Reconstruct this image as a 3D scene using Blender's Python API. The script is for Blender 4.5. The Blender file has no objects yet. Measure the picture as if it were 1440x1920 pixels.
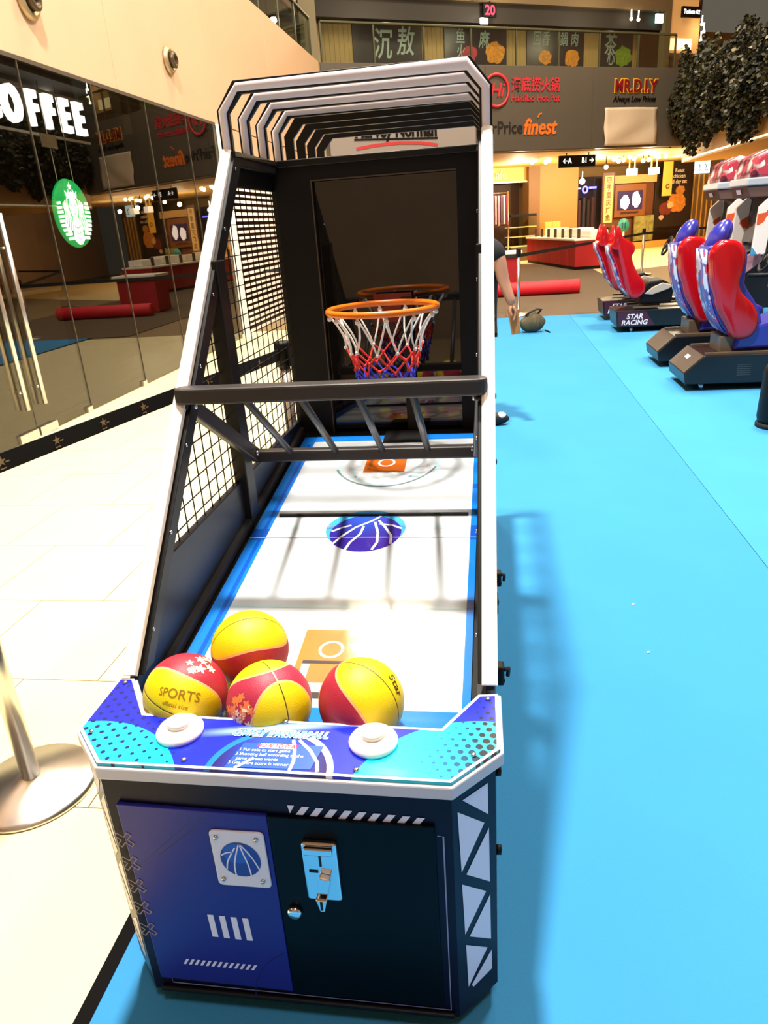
import bpy, bmesh, math, random
from mathutils import Vector, Matrix

random.seed(7)
U = 0.8          # plan units to metres (one floor tile of 0.765 units is 0.61 m)
SC = bpy.context.scene
COL = SC.collection

# ------------------------------------------------------------------ camera, world, lights, exposure
CAM = (0.5040744, -1.20277121, 1.91860512)
YAW, PITCH, ROLL = (math.radians(a) for a in (9.47806809, -21.75853612, -4.03086683))
cd = bpy.data.cameras.new('camera'); cam = bpy.data.objects.new('camera', cd); COL.objects.link(cam)
cd.sensor_fit = 'VERTICAL'; cd.sensor_height = 36.0; cd.lens = 36.0 * 1346.49 / 1920.0
cd.clip_start = 0.05; cd.clip_end = 200
_f = Vector((-math.sin(YAW) * math.cos(PITCH), math.cos(YAW) * math.cos(PITCH), math.sin(PITCH)))
_r = Vector((math.cos(YAW), math.sin(YAW), 0)); _u = _r.cross(_f)
_r2 = math.cos(ROLL) * _r + math.sin(ROLL) * _u; _u2 = -math.sin(ROLL) * _r + math.cos(ROLL) * _u
_m = Matrix((( _r2.x, _u2.x, -_f.x, CAM[0] * U), (_r2.y, _u2.y, -_f.y, CAM[1] * U), (_r2.z, _u2.z, -_f.z, CAM[2] * U), (0, 0, 0, 1)))
cam.matrix_world = _m
SC.camera = cam

SC.view_settings.view_transform = 'Standard'
SC.view_settings.look = 'None'
SC.view_settings.exposure = 0.0
SC.view_settings.gamma = 1.0
SC.view_settings.use_curve_mapping = False
SC.cycles.use_denoising = True
SC.cycles.max_bounces = 8
SC.cycles.sample_clamp_indirect = 6.0
SC.cycles.caustics_reflective = False
SC.cycles.caustics_refractive = False

w = bpy.data.worlds.new('world'); SC.world = w; w.use_nodes = True
w.node_tree.nodes['Background'].inputs[0].default_value = (1.0, 0.86, 0.66, 1)
w.node_tree.nodes['Background'].inputs[1].default_value = 0.12

def area(name, loc, size, power, col, target=None, size_y=None, spread=180):
    l = bpy.data.lights.new(name, 'AREA'); l.shape = 'RECTANGLE' if size_y else 'DISK'; l.size = size * U
    if size_y: l.size_y = size_y * U
    l.energy = power; l.color = col; l.spread = math.radians(spread)
    o = bpy.data.objects.new(name, l); COL.objects.link(o); o.location = Vector(loc) * U
    d = (Vector(target) - Vector(loc)) if target else Vector((0, 0, -1))
    o.rotation_euler = d.to_track_quat('-Z', 'Y').to_euler()
    return o

WARM = (1.0, 0.86, 0.62); NEUT = (1.0, 0.95, 0.86)
area('atrium_key_lamp', (-1.0, 2.9, 12.6), 0.8, 2000, NEUT, (0.0, 2.0, 0))
area('atrium_lamp_front', (2.2, -3.5, 12.6), 2.2, 300, NEUT)
area('atrium_lamp_right', (4.5, 8.5, 12.6), 2.2, 1150, NEUT)
area('atrium_lamp_left', (-2.2, 12.0, 12.6), 2.2, 600, WARM)
area('atrium_lamp_back', (2.0, 17.5, 12.6), 2.4, 800, WARM)
area('atrium_lamp_far', (4.5, 24.0, 12.6), 2.4, 700, WARM)

# ------------------------------------------------------------------ helpers: colour and node expressions
def lin(c):
    c /= 255.0
    return c / 12.92 if c <= 0.04045 else ((c + 0.055) / 1.055) ** 2.4
def C(r, g, b): return (lin(r), lin(g), lin(b), 1.0)

class X:
    """a tiny wrapper so that node maths reads like maths"""
    def __init__(s, nt, v): s.nt = nt; s.v = v
    def _m(s, op, *o):
        n = s.nt.nodes.new('ShaderNodeMath'); n.operation = op
        for i, q in enumerate((s,) + o):
            q = q.v if isinstance(q, X) else q
            if isinstance(q, (int, float)): n.inputs[i].default_value = q
            else: s.nt.links.new(q, n.inputs[i])
        return X(s.nt, n.outputs[0])
    def __add__(s, o): return s._m('ADD', o)
    def __sub__(s, o): return s._m('SUBTRACT', o)
    def __mul__(s, o): return s._m('MULTIPLY', o)
    def __truediv__(s, o): return s._m('DIVIDE', o)
    def lt(s, o): return s._m('LESS_THAN', o)
    def gt(s, o): return s._m('GREATER_THAN', o)
    def abs(s): return s._m('ABSOLUTE')
    def sqrt(s): return s._m('SQRT')
    def frac(s): return s._m('FRACT')
    def floor(s): return s._m('FLOOR')
    def clamp(s): return s._m('MAXIMUM', 0.0)._m('MINIMUM', 1.0)
    def max(s, o): return s._m('MAXIMUM', o)
    def min(s, o): return s._m('MINIMUM', o)
    def mod(s, o): return s._m('FLOORED_MODULO', o)

def mixc(nt, fac, a, b):
    n = nt.nodes.new('ShaderNodeMix'); n.data_type = 'RGBA'
    for s, q in ((0, fac), (6, a), (7, b)):
        q = q.v if isinstance(q, X) else q
        if isinstance(q, (tuple, float, int)): n.inputs[s].default_value = q
        else: nt.links.new(q, n.inputs[s])
    return n.outputs[2]

MATS = {}
def mat(name, col, rough=0.5, metal=0.0, emit=0.0, noise=0.0, nscale=8.0, bump=0.0, bscale=200.0, spec=0.5, coat=0.0, stretch=None, emit_col=None, alpha=None):
    if name in MATS: return MATS[name]
    m = bpy.data.materials.new(name); m.use_nodes = True; nt = m.node_tree; b = nt.nodes['Principled BSDF']
    b.inputs['Base Color'].default_value = col; b.inputs['Roughness'].default_value = rough; b.inputs['Metallic'].default_value = metal
    b.inputs['Specular IOR Level'].default_value = spec
    b.inputs['Coat Weight'].default_value = coat; b.inputs['Coat Roughness'].default_value = 0.06
    if emit:
        b.inputs['Emission Color'].default_value = emit_col or col; b.inputs['Emission Strength'].default_value = emit
    tc = None
    if noise or bump:
        tc = nt.nodes.new('ShaderNodeTexCoord')
        vec = tc.outputs['Object']
        if stretch:
            mp = nt.nodes.new('ShaderNodeMapping'); mp.inputs['Scale'].default_value = stretch; nt.links.new(vec, mp.inputs[0]); vec = mp.outputs[0]
    if noise:
        n = nt.nodes.new('ShaderNodeTexNoise'); n.inputs['Scale'].default_value = nscale; n.inputs['Detail'].default_value = 5
        nt.links.new(vec, n.inputs['Vector'])
        f = X(nt, n.outputs[0])
        f = ((f - 0.5) * (2.2 * noise) + 1.0)
        vm = nt.nodes.new('ShaderNodeVectorMath'); vm.operation = 'SCALE'; vm.inputs[0].default_value = col[:3]
        nt.links.new(f.v, vm.inputs['Scale']); nt.links.new(vm.outputs[0], b.inputs['Base Color'])
    if bump:
        n = nt.nodes.new('ShaderNodeTexNoise'); n.inputs['Scale'].default_value = bscale; n.inputs['Detail'].default_value = 3
        nt.links.new(vec, n.inputs['Vector'])
        bp = nt.nodes.new('ShaderNodeBump'); bp.inputs['Strength'].default_value = bump; bp.inputs['Distance'].default_value = 0.004
        nt.links.new(n.outputs[0], bp.inputs['Height']); nt.links.new(bp.outputs[0], b.inputs['Normal'])
    MATS[name] = m
    return m

def glass(name, tint=(1, 1, 1, 1), ior=1.6, through=1.0, rough=0.0):
    """thin clear pane: see-through, with a Fresnel reflection"""
    if name in MATS: return MATS[name]
    m = bpy.data.materials.new(name); m.use_nodes = True; nt = m.node_tree; nt.nodes.clear()
    out = nt.nodes.new('ShaderNodeOutputMaterial'); mx = nt.nodes.new('ShaderNodeMixShader')
    tr = nt.nodes.new('ShaderNodeBsdfTransparent'); gl = nt.nodes.new('ShaderNodeBsdfGlossy'); fr = nt.nodes.new('ShaderNodeFresnel')
    tr.inputs[0].default_value = tint; gl.inputs['Roughness'].default_value = rough; fr.inputs[0].default_value = ior
    ge = nt.nodes.new('ShaderNodeNewGeometry')        # the same Fresnel curve on both faces of the pane
    nt.links.new((X(nt, ge.outputs['Backfacing']) * (1.0 / ior - ior) + ior).v, fr.inputs[0])
    nt.links.new(fr.outputs[0], mx.inputs[0]); nt.links.new(tr.outputs[0], mx.inputs[1]); nt.links.new(gl.outputs[0], mx.inputs[2])
    nt.links.new(mx.outputs[0], out.inputs[0])
    MATS[name] = m
    return m

def printed(name, fn, rough=0.3, coat=0.0, coord='UV', emit=0.0, spec=0.5, uscale=1.0):
    """material whose colour is flat print computed from the UV (plan units on the surface)"""
    m = bpy.data.materials.new(name); m.use_nodes = True; nt = m.node_tree; b = nt.nodes['Principled BSDF']
    tc = nt.nodes.new('ShaderNodeTexCoord'); sp = nt.nodes.new('ShaderNodeSeparateXYZ'); nt.links.new(tc.outputs[coord], sp.inputs[0])
    u, v, z = (X(nt, sp.outputs[i]) for i in range(3))
    col = fn(nt, u, v, z, tc.outputs[coord])
    nt.links.new(col, b.inputs['Base Color']); b.inputs['Roughness'].default_value = rough; b.inputs['Coat Weight'].default_value = coat
    b.inputs['Coat Roughness'].default_value = 0.05; b.inputs['Specular IOR Level'].default_value = spec
    if emit:
        nt.links.new(col, b.inputs['Emission Color']); b.inputs['Emission Strength'].default_value = emit
    return m

# ------------------------------------------------------------------ helpers: geometry
class G:
    def __init__(s, M=None): s.bm = bmesh.new(); s.M = M; s.mi = 0; s.sm = False
    def P(s, p):
        p = Vector(p)
        return (s.M @ p) if s.M is not None else p
    def raw(s, verts, faces):
        vs = [s.bm.verts.new(s.P(v)) for v in verts]
        for f in faces:
            try: q = s.bm.faces.new([vs[i] for i in f])
            except ValueError: continue
            q.material_index = s.mi; q.smooth = s.sm
        return s
    def box(s, x0, x1, y0, y1, z0, z1):
        v = [(x, y, z) for x in (x0, x1) for y in (y0, y1) for z in (z0, z1)]
        return s.raw(v, [(0, 1, 3, 2), (4, 6, 7, 5), (0, 4, 5, 1), (2, 3, 7, 6), (0, 2, 6, 4), (1, 5, 7, 3)])
    def prism(s, pts, axis, a, b):
        f = {'z': lambda p, t: (p[0], p[1], t), 'y': lambda p, t: (p[0], t, p[1]), 'x': lambda p, t: (t, p[0], p[1])}[axis]
        n = len(pts); v = [f(p, a) for p in pts] + [f(p, b) for p in pts]
        fs = [tuple(range(n)), tuple(range(n, 2 * n))] + [(i, (i + 1) % n, n + (i + 1) % n, n + i) for i in range(n)]
        return s.raw(v, fs)
    def flat(s, pts, h=0.0):
        """flat polygon on the local xy plane"""
        return s.raw([(p[0], p[1], h) for p in pts], [tuple(range(len(pts)))])
    def ringpoly(s, outer, inner, h):
        n = len(outer); v = [(p[0], p[1], h) for p in outer] + [(p[0], p[1], h) for p in inner]
        return s.raw(v, [(i, (i + 1) % n, n + (i + 1) % n, n + i) for i in range(n)])
    def tube(s, pts, r, n=8, closed=False, flatten=None):
        pts = [Vector(p) for p in pts]; N = len(pts); rings = []; up = None
        for i, p in enumerate(pts):
            a = pts[(i - 1) % N] if (closed or i) else p; c = pts[(i + 1) % N] if (closed or i < N - 1) else p
            t = (c - a).normalized()
            if up is None: up = Vector((0, 0, 1)) if abs(t.z) < 0.9 else Vector((1, 0, 0))
            b = t.cross(up)
            if b.length < 1e-6: b = t.cross(Vector((0, 1, 0)))
            b.normalize(); up = b.cross(t).normalized()
            rr = r[i] if isinstance(r, (list, tuple)) else r
            rings.append([p + rr * (math.cos(q) * b + math.sin(q) * up) for q in (2 * math.pi * k / n + math.pi / n for k in range(n))])
        v = [q for ring in rings for q in ring]; fs = []
        for i in range(N if closed else N - 1):
            j = (i + 1) % N
            fs += [(i * n + k, i * n + (k + 1) % n, j * n + (k + 1) % n, j * n + k) for k in range(n)]
        if not closed: fs += [tuple(range(n)), tuple(range((N - 1) * n, N * n))]
        o = s.sm; s.sm = n > 4; s.raw(v, fs); s.sm = o
        return s
    def lathe(s, prof, c=(0, 0, 0), n=24, axis='z', ring=False):
        v = []; fs = []; m = len(prof)
        for k in range(n):
            q = 2 * math.pi * k / n; ca, sa = math.cos(q), math.sin(q)
            for r, h in prof:
                p = {'z': (r * ca, r * sa, h), 'y': (r * ca, h, r * sa), 'x': (h, r * ca, r * sa)}[axis]
                v.append((c[0] + p[0], c[1] + p[1], c[2] + p[2]))
        for k in range(n):
            j = (k + 1) % n
            fs += [(k * m + i, j * m + i, j * m + i + 1, k * m + i + 1) for i in range(m - 1)]
        if ring:
            for k in range(n): fs.append((k * m + m - 1, ((k + 1) % n) * m + m - 1, ((k + 1) % n) * m, k * m))
        elif prof[0][0] > 1e-6: fs.append(tuple(k * m for k in range(n)))
        if prof[-1][0] > 1e-6 and not ring: fs.append(tuple(k * m + m - 1 for k in range(n)))
        o = s.sm; s.sm = True; s.raw(v, fs); s.sm = o
        bmesh.ops.remove_doubles(s.bm, verts=s.bm.verts[-len(v):], dist=1e-5) if (prof[0][0] < 1e-6 or prof[-1][0] < 1e-6) else None
        return s
    def cyl(s, c, r, h, n=20, axis='z'): return s.lathe([(0, 0), (r, 0), (r, h), (0, h)], c, n, axis)
    def ball(s, c, r, nu=32, nv=20):
        rr = r if isinstance(r, (tuple, list)) else (r, r, r); v = []; fs = []
        for i in range(nv + 1):
            t = math.pi * i / nv
            for k in range(nu):
                q = 2 * math.pi * k / nu
                v.append((c[0] + rr[0] * math.sin(t) * math.cos(q), c[1] + rr[1] * math.sin(t) * math.sin(q), c[2] + rr[2] * math.cos(t)))
        for i in range(nv):
            for k in range(nu): fs.append((i * nu + k, i * nu + (k + 1) % nu, (i + 1) * nu + (k + 1) % nu, (i + 1) * nu + k))
        o = s.sm; s.sm = True; s.raw(v, fs); s.sm = o
        bmesh.ops.remove_doubles(s.bm, verts=s.bm.verts[-len(v):], dist=1e-6)
        return s
    def pillow(s, pts, y0, y1, k=(1.0, 1.02, 1.0, 0.92, 0.72)):
        """outline in xz, flat at y0, swelling towards y1"""
        cx = sum(p[0] for p in pts) / len(pts); cz = sum(p[1] for p in pts) / len(pts); n = len(pts); v = []; fs = []
        hs = (0.0, 0.35, 0.72, 0.93, 1.0)
        for kk, h in zip(k, hs):
            # shrink along the local inward direction by insetting about the nearest spine point
            for p in pts:
                sx = cx + (p[1] - cz) * SPINE; v.append((sx + (p[0] - sx) * kk, y0 + (y1 - y0) * h, cz + (p[1] - cz) * (1 - (1 - kk) * 0.35)))
        for i in range(len(k) - 1):
            fs += [(i * n + a, i * n + (a + 1) % n, (i + 1) * n + (a + 1) % n, (i + 1) * n + a) for a in range(n)]
        fs.append(tuple(range(n))); fs.append(tuple(range((len(k) - 1) * n, len(k) * n)))
        o = s.sm; s.sm = True; s.raw(v, fs); s.sm = o
        return s
    def text(s, body, M, size=1.0, bold=0.0, ext=0.0, align='CENTER', shear=0.0, xs=1.0, space=1.0):
        cu = bpy.data.curves.new('t', 'FONT'); cu.body = body; cu.size = 1.0; cu.offset = bold; cu.extrude = ext / size if ext else 0
        cu.align_x = align; cu.align_y = 'CENTER'; cu.shear = shear; cu.resolution_u = 3; cu.space_character = space
        o = bpy.data.objects.new('t', cu); me = o.to_mesh()
        T = M @ Matrix.Diagonal((size * xs, size, size, 1))
        vs = [s.bm.verts.new(s.P(T @ v.co)) for v in me.vertices]
        for p in me.polygons:
            try: q = s.bm.faces.new([vs[i] for i in p.vertices]); q.material_index = s.mi
            except ValueError: pass
        o.to_mesh_clear(); bpy.data.objects.remove(o); bpy.data.curves.remove(cu)
        return s
SPINE = 0.0

def FR(o, x, y):
    x = Vector(x).normalized(); y = Vector(y); z = x.cross(y).normalized(); y = z.cross(x); o = Vector(o)
    return Matrix(((x.x, y.x, z.x, o.x), (x.y, y.y, z.y, o.y), (x.z, y.z, z.z, o.z), (0, 0, 0, 1)))

def circle(cx, cy, r, n=40, a0=0.0, a1=360.0, ry=None):
    full = abs(a1 - a0) >= 359.9; ry = ry or r
    return [(cx + r * math.cos(math.radians(a0 + (a1 - a0) * i / (n if full else n - 1))), cy + ry * math.sin(math.radians(a0 + (a1 - a0) * i / (n if full else n - 1)))) for i in range(n)]
def rect(x0, x1, y0, y1): return [(x0, y0), (x1, y0), (x1, y1), (x0, y1)]
def rrect(x0, x1, y0, y1, r, n=5):
    o = []
    for cx, cy, a in ((x1 - r, y1 - r, 0), (x0 + r, y1 - r, 90), (x0 + r, y0 + r, 180), (x1 - r, y0 + r, 270)):
        o += circle(cx, cy, r, n, a, a + 90)
    return o
def inset(P, d):
    n = len(P); A = sum(P[i][0] * P[(i + 1) % n][1] - P[(i + 1) % n][0] * P[i][1] for i in range(n)); sg = 1 if A > 0 else -1; o = []
    for i in range(n):
        p0, p1, p2 = Vector(P[i - 1]), Vector(P[i]), Vector(P[(i + 1) % n])
        a = (p1 - p0).normalized(); b = (p2 - p1).normalized()
        na = Vector((-a.y, a.x)) * sg; nb = Vector((-b.y, b.x)) * sg; m = (na + nb)
        o.append(tuple(p1 + m * (d / max(0.25, m.length_squared / 2)))) if m.length > 1e-6 else o.append(tuple(p1 + na * d))
    return o
def strip(pts, wd):
    """ribbon outline of constant width along a 2D polyline, as quads"""
    q = []
    L = []; R = []
    for i, p in enumerate(pts):
        a = Vector(pts[max(i - 1, 0)]); b = Vector(pts[min(i + 1, len(pts) - 1)]); t = (b - a).normalized(); nn = Vector((-t.y, t.x)) * (wd / 2)
        L.append(tuple(Vector(p) + nn)); R.append(tuple(Vector(p) - nn))
    for i in range(len(pts) - 1): q.append([L[i], L[i + 1], R[i + 1], R[i]])
    return q
def crom(P, k=4, closed=True):
    n = len(P); o = []
    for i in range(n):
        p0, p1, p2, p3 = (Vector(P[(i + j - 1) % n]) for j in range(4))
        for s in range(k):
            t = s / k
            o.append(tuple(0.5 * ((2 * p1) + (p2 - p0) * t + (2 * p0 - 5 * p1 + 4 * p2 - p3) * t * t + (3 * p1 - p0 - 3 * p2 + p3) * t ** 3)))
    return o

ORG = {}
def base_of(bm):
    xs = [v.co.x for v in bm.verts]; ys = [v.co.y for v in bm.verts]; zs = [v.co.z for v in bm.verts]
    return Vector(((min(xs) + max(xs)) / 2, (min(ys) + max(ys)) / 2, min(zs)))
def obj(name, g, m, parent=None, org=None, bev=0.0, uv=None, label=None, seg=2):
    bm = g.bm
    bmesh.ops.recalc_face_normals(bm, faces=bm.faces)
    o_ = ORG[parent.name] if parent is not None else (Vector(org) if org is not None else base_of(bm))
    if uv:
        ul = bm.loops.layers.uv.new('UVMap')
        for f in bm.faces:
            for l in f.loops: l[ul].uv = uv(l.vert.co)
    for v in bm.verts: v.co = (v.co - o_) * U
    me = bpy.data.meshes.new(name); bm.to_mesh(me); bm.free()
    for x in (m if isinstance(m, (list, tuple)) else [m]): me.materials.append(x)
    o = bpy.data.objects.new(name, me); COL.objects.link(o); ORG[o.name] = o_
    if parent is not None: o.parent = parent
    else: o.location = o_ * U
    if bev:
        b = o.modifiers.new('bevel', 'BEVEL'); b.width = bev * U; b.segments = seg; b.limit_method = 'ANGLE'; b.angle_limit = math.radians(40)
    if label: o['label'] = label
    return o
def tag(o, label, cat, group=None, kind=None):
    o['label'] = label; o['category'] = cat
    if group: o['group'] = group
    if kind: o['kind'] = kind
    return o
def thing(name, label, cat, loc, group=None):
    o = bpy.data.objects.new(name, None); COL.objects.link(o); o.location = Vector(loc) * U; o.empty_display_size = 0.1
    ORG[o.name] = Vector(loc)
    return tag(o, label, cat, group)
def struct(name, g, m, parent=None, **k):
    o = obj(name, g, m, parent, **k)
    if parent is None: o['kind'] = 'structure'
    return o
def dup(root, loc, label=None, group=None, rotz=None):
    r = root.copy(); COL.objects.link(r); r.location = Vector(loc) * U; ORG[r.name] = Vector(loc)
    if label: r['label'] = label
    if group: r['group'] = group
    if rotz is not None: r.rotation_euler = (0, 0, rotz)
    for ch in list(root.children):
        c = ch.copy(); COL.objects.link(c); c.parent = r; ORG[c.name] = ORG[ch.name]
        for gch in list(ch.children):
            d = gch.copy(); COL.objects.link(d); d.parent = c
    return r

# ------------------------------------------------------------------ materials
BLACK = mat('black_powder_coat', C(15, 13, 13), 0.42, noise=0.12, nscale=30, spec=0.35)
BLACK2 = mat('black_satin', C(9, 8, 9), 0.5, spec=0.25)
GUARD = mat('guard_grey_black', C(40, 36, 36), 0.4, spec=0.5)
NAVY = mat('navy_panel', C(18, 25, 40), 0.4, spec=0.35)
CABNAVY = mat('cabinet_navy_vinyl', C(17, 14, 40), 0.35, spec=0.14)
DOORBLUE = mat('door_blue_vinyl', C(32, 34, 132), 0.35, spec=0.3)
DOORBLACK = mat('door_black_vinyl', C(2, 9, 18), 0.35, spec=0.1)
PRINTW = mat('white_print', C(232, 226, 240), 0.4)
WHITEPL = mat('white_plastic', C(248, 240, 232), 0.35)
RIMGREY = mat('pale_grey_edge', C(205, 200, 205), 0.4)
GREYLIGHT = mat('unlit_light_strip', C(226, 216, 222), 0.45)
CHROME = mat('chrome', C(225, 225, 228), 0.12, 1.0)
STEEL = mat('brushed_steel', C(226, 220, 212), 0.3, 1.0, noise=0.08, nscale=3)
SCREW = mat('screw_steel', C(200, 200, 205), 0.25, 1.0)
RUBBER = mat('black_rubber', C(16, 16, 16), 0.7)
ORANGE = mat('orange_rim_paint', C(238, 120, 20), 0.35)
NETW = mat('white_cord', C(240, 232, 225), 0.8)
NETR = mat('red_cord', C(215, 45, 40), 0.8)
NETB = mat('blue_cord', C(50, 55, 190), 0.8)
TILE = mat('cream_stone_tile', C(240, 224, 174), 0.38, noise=0.06, nscale=2.5)
GROUT = mat('floor_screed', C(140, 116, 80), 0.8)
CREAM = mat('cream_wall_paint', C(200, 164, 130), 0.6, noise=0.06, nscale=1.2)
CREAMD = mat('warm_cream_plaster', C(222, 178, 96), 0.7)
MATBLUE = mat('blue_event_carpet', C(58, 138, 192), 0.92, noise=0.07, nscale=1.6, bump=0.25, bscale=500, spec=0.15)
MATBLUE2 = mat('blue_event_carpet_strip', C(64, 146, 200), 0.92, noise=0.07, nscale=1.6, bump=0.25, bscale=500, spec=0.15)
BROWNC = mat('brown_floor_carpet', C(104, 88, 72), 0.95, noise=0.1, nscale=30, spec=0.1)
TAPE = mat('black_edge_tape', C(12, 11, 12), 0.85, spec=0.1)
FASCIA = mat('grey_brown_cladding', C(84, 76, 66), 0.5, noise=0.05, nscale=2)
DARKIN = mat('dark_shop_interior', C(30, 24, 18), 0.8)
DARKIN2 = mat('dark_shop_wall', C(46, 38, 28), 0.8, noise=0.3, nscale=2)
RED = mat('red_cloth', C(170, 18, 24), 0.6, noise=0.1, nscale=6)
REDSHINE = mat('red_carpet_roll_mat', C(215, 22, 38), 0.6)
GOLD = mat('yellow_wood', C(222, 172, 84), 0.5, noise=0.08, nscale=4)
BROWNW = mat('brown_wood', C(96, 56, 28), 0.5, noise=0.2, nscale=5)
TAN = mat('tan_panel', C(170, 130, 70), 0.6)
BULB = mat('warm_bulb', (1, 0.86, 0.58, 1), emit=14.0)
BULBW = mat('white_bulb', (1, 0.97, 0.9, 1), emit=10.0)
SIGNW = mat('lit_white_sign', (1, 1, 1, 1), emit=3.0)
REDLED = mat('red_led', (1, 0.02, 0.06, 1), emit=3.0)
PANE = glass('storefront_glass', (0.74, 0.72, 0.66, 1), 1.6)
PANE2 = glass('railing_glass', (0.80, 0.84, 0.76, 1), 1.5)
SKIN = mat('skin', C(196, 140, 110), 0.55)
CLOTHB = mat('black_cloth', C(18, 17, 20), 0.85)

# ================================================================== SETTING
# floor and its tiles
fl = struct('floor', G().box(-9.5, 16, -7, 46, -0.12, -0.006), GROUT)
tw = 0.765
tile_me = None
for k in range(-4, 17):
    y0 = 1.43 + 0.77 * k
    if y0 > 13.6 or y0 < -1.8: continue
    off = -1.37 if k % 2 == 0 else -1.7525
    j = -5
    while True:
        x0 = off + tw * j; j += 1
        if x0 > -0.3: break
        if x0 + tw < -4.9: continue
        if tile_me is None:
            g = G().box(0.003, tw - 0.003, 0.003, 0.767, -0.006, 0.0)
            t = obj('tile', g, TILE, fl); tile_me = t.data; tile_o = ORG[fl.name]; bev0 = t
            t.location = Vector((x0, y0, 0)) * U
        else:
            t = bpy.data.objects.new('tile', tile_me); COL.objects.link(t); t.parent = fl; t.location = Vector((x0, y0, 0)) * U

# ceiling and enclosing walls (out of frame but part of the atrium)
struct('ceiling', G().box(-9.5, 16, -7, 46, 14.0, 14.2), CREAM)
struct('wall_front', G().box(-9.5, 16, -7.2, -7.0, 0, 14.0), mat('front_wall_tan', C(120, 98, 74), 0.7, noise=0.3, nscale=1))
struct('wall_right', G().box(15.8, 16, -7, 46, 0, 14.0), CREAM)

# left wall: cream panels over the shop glass
LW = -4.46
wl = struct('wall_left', G().box(LW - 0.3, LW - 0.03, -7, 22.6, 3.84, 6.42).box(LW - 0.3, LW - 0.03, 17.35, 22.6, 0, 3.84), CREAM)
ys = [-7, -2.3, 1.55, 5.40, 9.27, 13.12, 16.95, 22.6]
for a, b in zip(ys, ys[1:]):
    obj('wall_panel', G().box(LW - 0.03, LW, a + 0.008, b - 0.008, 3.83, 6.43), CREAM, wl, bev=0.006)
obj('wall_panel', G().box(LW - 0.03, LW, 17.36, 22.6, 0.0, 3.81), CREAM, wl, bev=0.006)
obj('soffit_edge', G().box(LW - 0.3, LW + 0.005, -7, 13.0, 3.79, 3.83), mat('dark_soffit', C(70, 58, 44), 0.6), wl)

def nozzle(Y, Z, label):
    t = thing('wall_nozzle', label, 'vent', (LW, Y, Z), 'round steel fittings on the cream wall')
    obj('flange', G().lathe([(0.0, 0.0), (0.19, 0.0), (0.2, 0.03), (0.16, 0.07), (0.135, 0.07), (0.12, 0.05), (0, 0.05)], (LW, Y, Z), 28, 'x'), mat('aged_steel', C(176, 150, 112), 0.4, 0.6), t)
    obj('nozzle_cup', G().lathe([(0.105, 0.05), (0.115, 0.12), (0.075, 0.14), (0.06, 0.08), (0, 0.08)], (LW, Y, Z), 24, 'x'), mat('nozzle_dark', C(84, 66, 44), 0.4, 0.5), t)
nozzle(11.19, 4.5, 'round steel fitting on the cream wall nearer the games machine')
nozzle(7.45, 4.42, 'round steel fitting on the cream wall above the lit lettering, cut by the top edge')

# shopfront glass panes
edges = [4.2, 5.85, 7.0, 8.53, 10.05, 11.55, 12.95]
for i, (a, b) in enumerate(zip(edges, edges[1:])):
    n = 'door_%d' % i if i in (0, 1) else 'window_%d' % (i - 1)
    o = struct(n, G().box(LW - 0.012, LW, a + 0.006, b - 0.006, 0.012, 3.79), PANE)
    if i >= 1:
        obj('floor_clamp', G().box(LW - 0.035, LW + 0.03, b - 0.13, b - 0.02, 0.0, 0.075), STEEL, o, bev=0.006)
        obj('glass_joint', G().box(LW - 0.016, LW + 0.006, b - 0.007, b + 0.005, 0.01, 3.79), mat('silicone_joint', C(66, 56, 40), 0.5), o)
    if i in (0, 1):
        yy = 5.70 if i == 0 else 6.02
        g = G()
        for dx in (0.05, -0.075): g.tube([(LW + dx, yy, 0.33), (LW + dx, yy, 2.28)], 0.026, 10)
        for zz in (0.52, 1.95): g.tube([(LW + 0.05, yy, zz), (LW - 0.075, yy, zz)], 0.014, 8)
        obj('door_handle', g, STEEL, o)
        obj('patch_fitting', G().box(LW - 0.035, LW + 0.03, (5.5 if i == 0 else 5.87), (5.83 if i == 0 else 6.2), 0.0, 0.1), STEEL, o, bev=0.006)
struct('trim_1', G().box(LW - 0.06, LW + 0.02, 12.95, 13.1, 0, 3.82), WHITEPL)
# coffee shop interior
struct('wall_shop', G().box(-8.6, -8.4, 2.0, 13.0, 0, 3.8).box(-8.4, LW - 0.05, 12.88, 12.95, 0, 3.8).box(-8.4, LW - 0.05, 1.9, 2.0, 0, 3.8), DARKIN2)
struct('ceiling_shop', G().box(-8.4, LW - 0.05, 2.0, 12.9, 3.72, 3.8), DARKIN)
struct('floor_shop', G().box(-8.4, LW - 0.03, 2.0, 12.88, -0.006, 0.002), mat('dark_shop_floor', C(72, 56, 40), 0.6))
for k, (yy, zz) in enumerate(((5.0, 3.0), (7.6, 3.05), (10.2, 3.0))):
    tag(obj('ceiling_beam', G().box(-8.3, -4.9, yy, yy + 0.25, 3.45, 3.7), mat('beam_grey', C(70, 62, 50), 0.6)),
        ['grey ceiling beam in the dark coffee shop, left of the lit round sign', 'grey ceiling beam in the dark coffee shop, just behind the lit round sign', 'grey ceiling beam in the dark coffee shop, furthest from the door'][k], 'beam', 'beams in the coffee shop')
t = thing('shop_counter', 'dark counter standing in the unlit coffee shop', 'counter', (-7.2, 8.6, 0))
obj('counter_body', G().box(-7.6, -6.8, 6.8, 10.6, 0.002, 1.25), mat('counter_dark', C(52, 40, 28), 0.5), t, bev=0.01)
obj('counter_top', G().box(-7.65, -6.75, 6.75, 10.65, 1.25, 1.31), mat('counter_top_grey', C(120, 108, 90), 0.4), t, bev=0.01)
tag(obj('purple_sign', G().box(-8.39, -8.36, 8.9, 9.7, 1.78, 1.86), mat('purple_led', (0.08, 0.03, 1, 1), emit=4.0)), 'thin blue lit strip deep inside the coffee shop', 'sign')
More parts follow.
